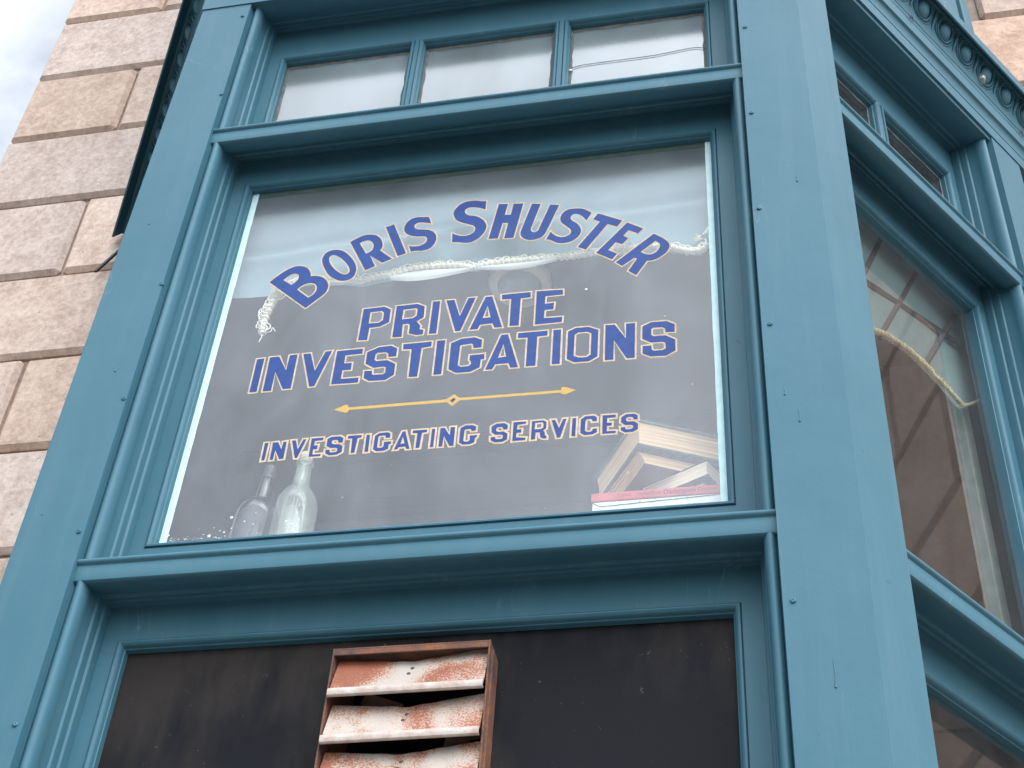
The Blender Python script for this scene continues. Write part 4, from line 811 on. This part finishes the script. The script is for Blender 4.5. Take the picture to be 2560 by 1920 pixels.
m = MB(); braid(m, [(x, .162, z + .001) for x, z in FR], .0078, .0105, .0019, 3)
braid(m, [(-.4217, .160, 3.9145), (-.432, .158, 3.8945), (-.4388, .158, 3.8703), (-.4436, .159, 3.8461), (-.4465, .160, 3.8219), (-.4466, .160, 3.7975), (-.4437, .160, 3.7850)], .0095, .0105, .0017, 5)
braid(m, [(-.4217, .157, 3.916), (-.427, .156, 3.9), (-.436, .156, 3.872), (-.441, .157, 3.846)], .010, .012, .0016, 9)
m.tube(cat([(-.4437, .16, 3.787), (-.444, .16, 3.775), (-.4475, .16, 3.762)], 4), .0012, 5)
m.tube(cat([(-.4437, .16, 3.790), (-.425, .157, 3.787), (-.4215, .156, 3.797), (-.4135, .156, 3.7855)], 5), .0011, 5)
m.tube(cat([(-.424, .157, 3.921), (-.408, .154, 3.906), (-.411, .154, 3.889), (-.425, .155, 3.882), (-.437, .156, 3.886)], 6), .0016, 5)
for i in range(16):
    a = rnd.uniform(-.5, .5); p = Vector((.499, .163, 3.949 + rnd.uniform(-.006, .006)))
    m.tube(cat([p, p + Vector((-.008, 0, a*.006)), p + Vector((-.012 - .012*rnd.random(), rnd.uniform(-.004, .004), a*.018 - .003))], 4), .0007, 4)
m.tube(cat([(.503, .163, 3.944), (.505, .162, 3.934), (.502, .162, 3.923), (.4995, .162, 3.912)], 5), .0022, 5)
obj('cotton_trim', m, 'cotton', blind, smooth=60)
m = MB()
def curl(u, v):
    a = R(-200 + 260*u); c = Vector((.5242, .163, 4.006)).lerp(Vector((.5035, .163, 3.950)), v); r_ = .003 + .0085*v
    return c + Vector((math.cos(a)*r_*.9, math.sin(a)*r_*.8, math.cos(a)*r_*.35))
sheet(m, curl, 18, 8); obj('torn_curl', m, 'hem', blind, smooth=180)

side_blind = thing('side_blind', xy(RIGHT, .55, .17) + (3.95,), 'sagging cream rope trim and thin blind behind the dark side window', 'blind')
RP = [(.16, 3.875), (.27, 3.885), (.34, 3.872), (.39, 3.88), (.439, 3.902), (.479, 3.909), (.533, 3.917), (.613, 3.911), (.655, 3.91), (.698, 3.9), (.735, 3.893), (.773, 3.923), (.818, 3.964), (.873, 4.019)]
m = MB()
def sfn(u, v):
    s_ = .15 + .70*u; z = interp(RP, s_) - .003; return RIGHT(s_, .178 + .006*math.sin(9*s_) , (z + (4.30 - z)*v) - RIGHT.dz)
sheet(m, sfn, 40, 10); obj('blind_cloth', m, 'sheer', side_blind, smooth=180)
m = MB(); braid(m, [RIGHT(s_, .166, z - RIGHT.dz) for s_, z in RP[:11]], .0066, .0105, .0014, 11); braid(m, [RIGHT(s_, .166, z - RIGHT.dz) for s_, z in RP[10:]], .0035, .010, .0010, 12, False)
braid(m, [RIGHT(s_, .160, z - RIGHT.dz - .004) for s_, z in RP[:8]], .0070, .012, .0014, 17)
obj('cotton_trim', m, 'rope', side_blind, smooth=60)

# loose wire inside the transom
m = MB(); m.tube(cat([(.1990, .1272, 4.5600), (.2015, .1272, 4.5611), (.238, .1272, 4.5725), (.3974, .1272, 4.5744), (.4931, .1272, 4.5853), (.5161, .1272, 4.5794), (.525, .1272, 4.578)], 8), .0009, 5)
wr = tag(obj('loose_wire', m, 'wire', origin=(.36, .136, 4.575), smooth=60), 'thin grey wire strung across the last transom pane', 'wire')
m = MB(); m.ellipsoid(Vector((.2025, .1265, 4.5565)), Vector((.006, 0, .001)), Vector((0, .002, 0)), Vector((0, 0, .0035)), 10, 6); obj('wire_clip', m, 'clip', wr, smooth=180)

# ------------------------------------------------------------------ things standing on the window board
ZB = 3.1865
cb = thing('clear_bottle', (-.323, .24, ZB), 'tall clear glass bottle with pale stopper standing on the window board', 'bottle')
m = MB(); m.lathe([(.002, .002), (.038, .001), (.042, .006), (.0425, .02), (.0425, .150), (.0425, .172), (.041, .187), (.037, .201), (.030, .214), (.023, .222), (.0188, .229), (.0172, .240), (.0158, .262), (.0148, .281), (.0148, .283), (.0172, .285), (.0178, .290), (.0172, .296), (.0162, .299), (.0158, .304), (.0130, .306)], (-.323, .24, ZB), 40)
obj('bottle_body', m, 'clear', cb, smooth=50)
m = MB(); m.lathe([(.0128, .300), (.0128, .312), (.0120, .3155), (.006, .3165)], (-.323, .24, ZB), 24); obj('stopper', m, 'cork', cb, smooth=40)
db = thing('dark_bottle', (-.405, .25, ZB), 'dark brown bottle with capped neck standing left of the clear bottle', 'bottle')
bx = Vector((.055, 0, 1)); c0 = (-.415, .25, ZB)
m = MB(); m.lathe([(.002, .002), (.040, .001), (.044, .006), (.0445, .02), (.0445, .150), (.0440, .168), (.0410, .182), (.0350, .193), (.0262, .201), (.0205, .205), (.0178, .207), (.0165, .212), (.0150, .235), (.0128, .262), (.0118, .266)], c0, 40, bx)
obj('bottle_body', m, 'brownglass', db, smooth=50)
m = MB(); m.lathe([(.0128, .263), (.0142, .264), (.0146, .267), (.0140, .270), (.0126, .272), (.0122, .292), (.0115, .297), (.008, .2985)], c0, 24, bx); obj('bottle_cap', m, 'cap', db, smooth=40)
# faded label wrapped on the body
def on_bottle(a, z, r=.0449): c = Vector(c0) + bx.normalized()*z; return c + Vector((math.cos(a)*r, math.sin(a)*r, 0))
m = MB(); n_ = 20; vs = []
for i in range(n_+1):
    f = i/n_; a = R(-118 + 78*f); top = .150 + .016*math.sin(math.pi*f)**.5
    vs += [on_bottle(a, .03), on_bottle(a, top)]
m.add(vs, [(2*i, 2*i+2, 2*i+3, 2*i+1) for i in range(n_)]); lb = obj('bottle_label', m, 'label', db, smooth=80)
m = MB(); rr = random.Random(4)
for i in range(13):
    a = R(-78 + rr.uniform(0, 28)); z = rr.uniform(.055, .14); b = a + R(rr.uniform(-6, 12)); z2 = z + rr.uniform(-.028, .028)
    m.tube([on_bottle(a + (b-a)*k/4, z + (z2-z)*k/4, .0453) for k in range(5)], .0006, 4)
obj('label_marks', m, 'ink', lb, smooth=0)

# white box, red course book, pile of old books
def rot_box(m, c, u, w_, du, dw, z0, z1, inset=0.0):
    u = Vector((*u, 0)).normalized(); w_ = Vector((*w_, 0)).normalized(); c = Vector((c[0], c[1], 0))
    def T(a, b, z): p = c + u*a + w_*b; return Vector((p.x, p.y, z))
    m.box(inset, du - inset, inset, dw - inset, z0, z1, T=T); return T
bxo = thing('card_box', (.41, .25, ZB), 'white card box lying low on the window board under the red course book', 'box')
m = MB(); m.box(.279, .545, .168, .36, ZB, 3.2635); obj('box_body', m, 'white', bxo, smooth=0, bevel=.0015)
m = MB()
def strip2(a, b, wd=.0008, y=.1672): 
    a = Vector((a[0], y, a[1])); b = Vector((b[0], y, b[1])); m.tube([a, b], wd, 4)
strip2((.2795, 3.2618), (.2937, 3.2523)); strip2((.2937, 3.2523), (.545, 3.2622))
obj('lid_line', m, 'ink', bxo, smooth=0)
m = MB()
for i in range(70): 
    c = Vector((rnd.uniform(.283, .54), .1676, rnd.uniform(3.24, 3.263))); r_ = rnd.uniform(.0003, .0009); m.ellipsoid(c, Vector((r_, 0, 0)), Vector((0, .0003, 0)), Vector((0, 0, r_)), 5, 4)
m.ellipsoid(Vector((.366, .1674, 3.2585)), Vector((.0014, 0, 0)), Vector((0, .0004, 0)), Vector((0, 0, .0014)), 6, 5)
tag(obj('dirt_specks', m, 'dark_screw', bxo, smooth=0), kind='stuff')
cbk = thing('course_book', (.41, .25, 3.264), 'thin book with faded red spine printed in black on top of the white box', 'book')
m = MB(); m.box(.2765, .545, .1655, .345, 3.2638, 3.2832); obj('cover', m, 'pink', cbk, smooth=0, bevel=.002)
def spine_text(txt, x, z, size, x1, bold=0.0):
    cu = bpy.data.curves.new('spine_print', 'FONT'); cu.body = txt; cu.size = size; cu.offset = bold; cu.extrude = .0
    to = bpy.data.objects.new('spine_print', cu); COL.objects.link(to)
    dg = bpy.context.evaluated_depsgraph_get(); me = bpy.data.meshes.new_from_object(to.evaluated_get(dg)); bpy.data.objects.remove(to); 
    mm = MB(); tl = math.tan(R(.2)); k = (x1 - x)/max(v.co.x for v in me.vertices)
    mm.add([(x + v.co.x*k, .1650, z + v.co.y + tl*v.co.x) for v in me.vertices], [tuple(p.vertices) for p in me.polygons]); return obj('spine_print', mm, 'print', cbk, smooth=0)
spine_text('Carroll', .3257, 3.2705, .0100, .3494); spine_text('Home Study', .3625, 3.2705, .0100, .4058); spine_text('Darkroom', .4085, 3.2690, .0150, .4665, .0003); spine_text('Course', .4700, 3.2700, .0120, .5030)

def book(name, corner, au, aw, du, dw, z0, z1, cov_m, label, board=.0035, over=.004, pm='pages', spine=True, shear=0.0):
    """corner = nearest page corner; au, aw = compass angles of its two visible sides"""
    u = (math.cos(R(au)), math.sin(R(au))); w_ = (math.cos(R(aw)), math.sin(R(aw)))
    t = thing(name, (corner[0], corner[1], z0), label, 'book')
    def T(a, b, z):
        a = a - shear*(z - z0)/(z1 - z0)
        return Vector((corner[0] + u[0]*a + w_[0]*b, corner[1] + u[1]*a + w_[1]*b, z))
    m = MB()
    rings = []
    for k in range(9):      # page block with a slightly hollow fore edge
        f = k/8; z = z0 + board + (z1 - z0 - 2*board)*f; h = .003*math.sin(math.pi*f)
        rings.append([T(h, h*.5, z), T(du - .006, h*.5, z), T(du - .006, dw - .004, z), T(h, dw - .004, z)])
    m.prism(rings); obj('pages', m, pm, t, smooth=30)
    m = MB()
    for a, b in ((z0, z0 + board), (z1 - board, z1)):
        n_ = 10; ed = []
        for (p, q) in (((-over, -over), (du, -over)), ((du, -over), (du, dw)), ((du, dw), (-over, dw)), ((-over, dw), (-over, -over))):
            for i in range(n_): f = i/n_; ed.append((p[0] + (q[0]-p[0])*f + rnd.uniform(-.0006, .0006), p[1] + (q[1]-p[1])*f + rnd.uniform(-.0006, .0006)))
        m.prism([[T(x, y, z) for x, y in ed] for z in (a, b)])
    if spine: m.box(du - .005, du + .001, -over, dw, z0 + board, z1 - board, T=T)
    obj('cover', m, cov_m, t, smooth=0)
    return t
book('grey_book', (.478, .214), 152, 64, .20, .14, 3.2834, 3.3330, 'charcoal', 'closed charcoal book under the white paperback at the right of the pile', spine=False)
wb = book('white_paperback', (.487, .199), 153, -26+90, .15, .11, 3.3335, 3.3690, 'charcoal', 'thick white paged paperback with dark covers sticking out of the book pile', .0012, .0015, 'white_page', False)
book('red_book', (.374, .204), 26, 123, .21, .15, 3.3705, 3.4045, 'red', 'dark red bound book with yellowed pages under the green one', .0028, shear=.019)
book('green_book', (.362, .188), 25, 122, .26, .195, 3.4080, 3.4720, 'green', 'large worn green book lying open edged on top of the pile', .0040, .004, shear=.006)
m = MB()
for c, r_ in (((.3355, .245, 3.3925), .0035), ((.3325, .246, 3.3905), .0028), ((.3375, .244, 3.3945), .0022)): m.ellipsoid(Vector(c), Vector((r_, 0, 0)), Vector((0, r_, 0)), Vector((0, 0, r_)), 8, 6)
tag(obj('fluff_tuft', m, 'cotton', origin=(.335, .245, 3.391), smooth=180), 'tiny white tuft of fluff caught on the red book edge', 'fluff')

# ------------------------------------------------------------------ rusty louvre vent
YF = .080
vent = thing('louvre_vent', (0, .10, 2.70), 'rusty white louvred vent set in the black board', 'vent')
m = MB(); fx0, fx1, fz0, fz1 = -.1365, .1325, 2.47, 2.9225
pr = [(0, YF), (.0025, YF), (.0025, .129), (.0025, .23), (0, .23)]
m = MB(); th = .0032
m.box(fx0, fx0 + th, YF, .24, fz0, fz1); m.box(fx1 - th, fx1, YF, .24, fz0, fz1); m.box(fx0 + th, fx1 - th, YF + .0004, .0835, fz1 - .0135, fz1 - .0033); m.box(fx0 + th, fx1 - th, YF + .0004, .24, fz1 - .0033, fz1 - .0003); m.box(fx0 + th, fx1 - th, YF + .0004, .24, fz0, fz0 + .012)
m.box(fx1 - .001, fx1 + .0035, YF + .012, .129, fz0, fz1 - .012)
obj('vent_frame', m, 'rust_frame', vent, smooth=0, bevel=.0008)
m = MB(); m.box(fx0 + th, fx1 - th, .205, .21, fz0, fz1); obj('vent_back', m, 'void', vent, smooth=0)
def slat(zs, k, label=None):
    """bent sheet: top edge dips at the middle crease, rolled lip along the front"""
    rr = random.Random(k*17 + 3); m = MB(); x0, x1 = -.1298, .1275
    def fn(u, v):
        x = x0 + (x1 - x0)*u; cr = max(0, 1 - abs(x + .004)/.125)
        y = .1000 - .0262*v + .004*cr*(1 - v); z = zs + .0745 + .005*(u - .5)*(1 - v) - .0115*cr*(1 - v) - .0745*v + .0024*(u - .5)
        return Vector((x, y + .0006*math.sin(40*u + k), z + .0004*math.sin(31*u + 2*k)))
    def fn_off(u, v): return fn(u, v) + Vector((0, .0014, -.0006))
    n1, n2 = 28, 6
    a = [fn(i/n1, j/n2) for j in range(n2+1) for i in range(n1+1)]; b = [fn_off(i/n1, j/n2) for j in range(n2+1) for i in range(n1+1)]
    f = [(j*(n1+1)+i, j*(n1+1)+i+1, (j+1)*(n1+1)+i+1, (j+1)*(n1+1)+i) for j in range(n2) for i in range(n1)]
    m.add(a, f); m.add(b, [q[::-1] for q in f])
    for j in (0, n2): 
        m.add([a[j*(n1+1)+i] for i in range(n1+1)] + [b[j*(n1+1)+i] for i in range(n1+1)], [(i, i+1, n1+2+i, n1+1+i) for i in range(n1)])
    for i in (0, n1):
        m.add([a[j*(n1+1)+i] for j in range(n2+1)] + [b[j*(n1+1)+i] for j in range(n2+1)], [(j, j+1, n2+2+j, n2+1+j) for j in range(n2)])
    s_ = obj('slat', m, 'rust', vent, smooth=50)
    if label: s_['label'] = label
    m = MB(); lo, hi = fn(0, 1), fn(1, 1)
    pf = [(0, .0008), (-.0042, .0), (-.0058, -.003), (-.0062, -.008), (-.005, -.0125), (-.0025, -.0142), (.0012, -.0138), (.0012, -.011), (-.0020, -.0105), (-.0032, -.007), (-.0020, -.0025), (.002, -.0012)]
    m.prism([[Vector((p.x, p.y + a_, p.z + b_)) for a_, b_ in pf] for p in (lo + Vector((-.0012, 0, 0)), hi)]); obj('slat_lip', m, M['lip'], s_, smooth=40)
    for u, v in ((.505, .30), (.492, .52)):
        p = fn(u, v); m = MB(); m.lathe([(.0034, -.001), (.0034, .0008), (.0024, .0012), (.0010, .0006)], p, 10, Vector((0, -.92, .38))); obj('rivet', m, 'dark_screw', s_, smooth=30)
M['lip'] = mat('chipped_cream_enamel', (.46, .42, .38), .5, .4, .35, 45, .2, 180, col2=(.36, .26, .21))
for k, zs in enumerate((2.8405, 2.7548, 2.669, 2.583, 2.497)): slat(zs, k)
m = MB(); rr = random.Random(8)
for i in range(9):
    x = rr.uniform(-.11, .10); z = rr.uniform(2.72, 2.86); a = rr.uniform(-.5, .5); sx = rr.uniform(.015, .045); sz = rr.uniform(.01, .02)
    def T(p, q, s_): return Vector((x + p*math.cos(a) - s_*math.sin(a), .150 + q + .03*rr.random()*0, z + p*math.sin(a) + s_*math.cos(a)))
    m.box(-sx, sx, .0 + i*.005, .003 + i*.005, -sz, sz, T=T)
obj('duct_debris', m, 'debris', vent, smooth=0)

# ------------------------------------------------------------------ small things on the outside
m = MB(); m.box(-.02, .02, -.004, .004, -.045, .045, T=lambda a, b, c: Vector((-1.432 + a*.25 + c*.62, .93 + b, 5.005 + c*1.0 - .0)))
tag(obj('iron_strap', m, 'iron', origin=(-1.43, .93, 5.0), smooth=0, bevel=.001), 'short black iron strap sticking out of the stone below the left cornice end', 'bracket')
fw_ = thing('festoon_wire', xy(RIGHT, .7, -.02) + (4.995,), 'thin dark wire strung on eye hooks along the right cornice', 'wire')
m = MB(); pts = []
for i in range(30):
    s_ = .28 + .80*i/29; pts.append(RIGHT(s_, -.0205, 4.993 - RIGHT.dz - .004*math.sin(math.pi*((i/29*1.55) % 1)) + .0012*math.sin(i*1.7)))
m.tube(pts, .0011, 5); obj('wire_run', m, 'wire', fw_, smooth=60)
for s_ in (.497, 1.012):
    m = MB(); c = RIGHT(s_, -.021, 4.982 - RIGHT.dz)
    m.tube([c + RIGHT.t*(.0095*math.cos(a)) + Vector((0, 0, .0095))*math.sin(a) + RIGHT.n*.003*math.sin(a*.5) for a in [R(20*i) for i in range(17)]], .0013, 5)
    m.tube([c + Vector((0, 0, .009)), c - RIGHT.n*.008 + Vector((0, 0, .004))], .0013, 5); obj('eye_hook', m, 'wire', fw_, smooth=60)
bl = thing('glass_bulb', tuple(RIGHT(.85, -.0235, 5.08 - RIGHT.dz)), 'small clear glass bulb glinting on the right egg and dart moulding', 'bulb')
m = MB(); m.lathe([(.004, -.004), (.007, -.010), (.012, -.019), (.014, -.028), (.012, -.037), (.006, -.043), (.001, -.044)], RIGHT(.85, -.0235, 5.100 - RIGHT.dz), 18, Vector((.25, -.1, 1))); obj('bulb_glass', m, 'bulb', bl, smooth=60)
m = MB(); m.lathe([(.0052, -.010), (.0052, .008), (.003, .012)], RIGHT(.85, -.0235, 5.100 - RIGHT.dz), 12, Vector((.25, -.1, 1))); obj('bulb_base', m, 'brass', bl, smooth=40)
fl = thing('festoon_wire', xy(LEFT, .7, -.03) + (5.0,), 'thin dark wire strung on eye hooks along the left cornice', 'wire')
m = MB(); m.tube([LEFT(.15 + .95*i/20, -.0205, 4.993 - LEFT.dz + .001*math.sin(i*2)) for i in range(21)], .0011, 5); obj('wire_run', m, 'wire', fl, smooth=60)
for s_ in (.20, .62):
    m = MB(); c = LEFT(s_, -.021, 4.990 - LEFT.dz)
    m.tube([c + LEFT.t*(.0095*math.cos(a)) + Vector((0, 0, .0095))*math.sin(a) + LEFT.n*.003*math.sin(a*.5) for a in [R(20*i) for i in range(17)]], .0013, 5); obj('eye_hook', m, 'wire', fl, smooth=60)
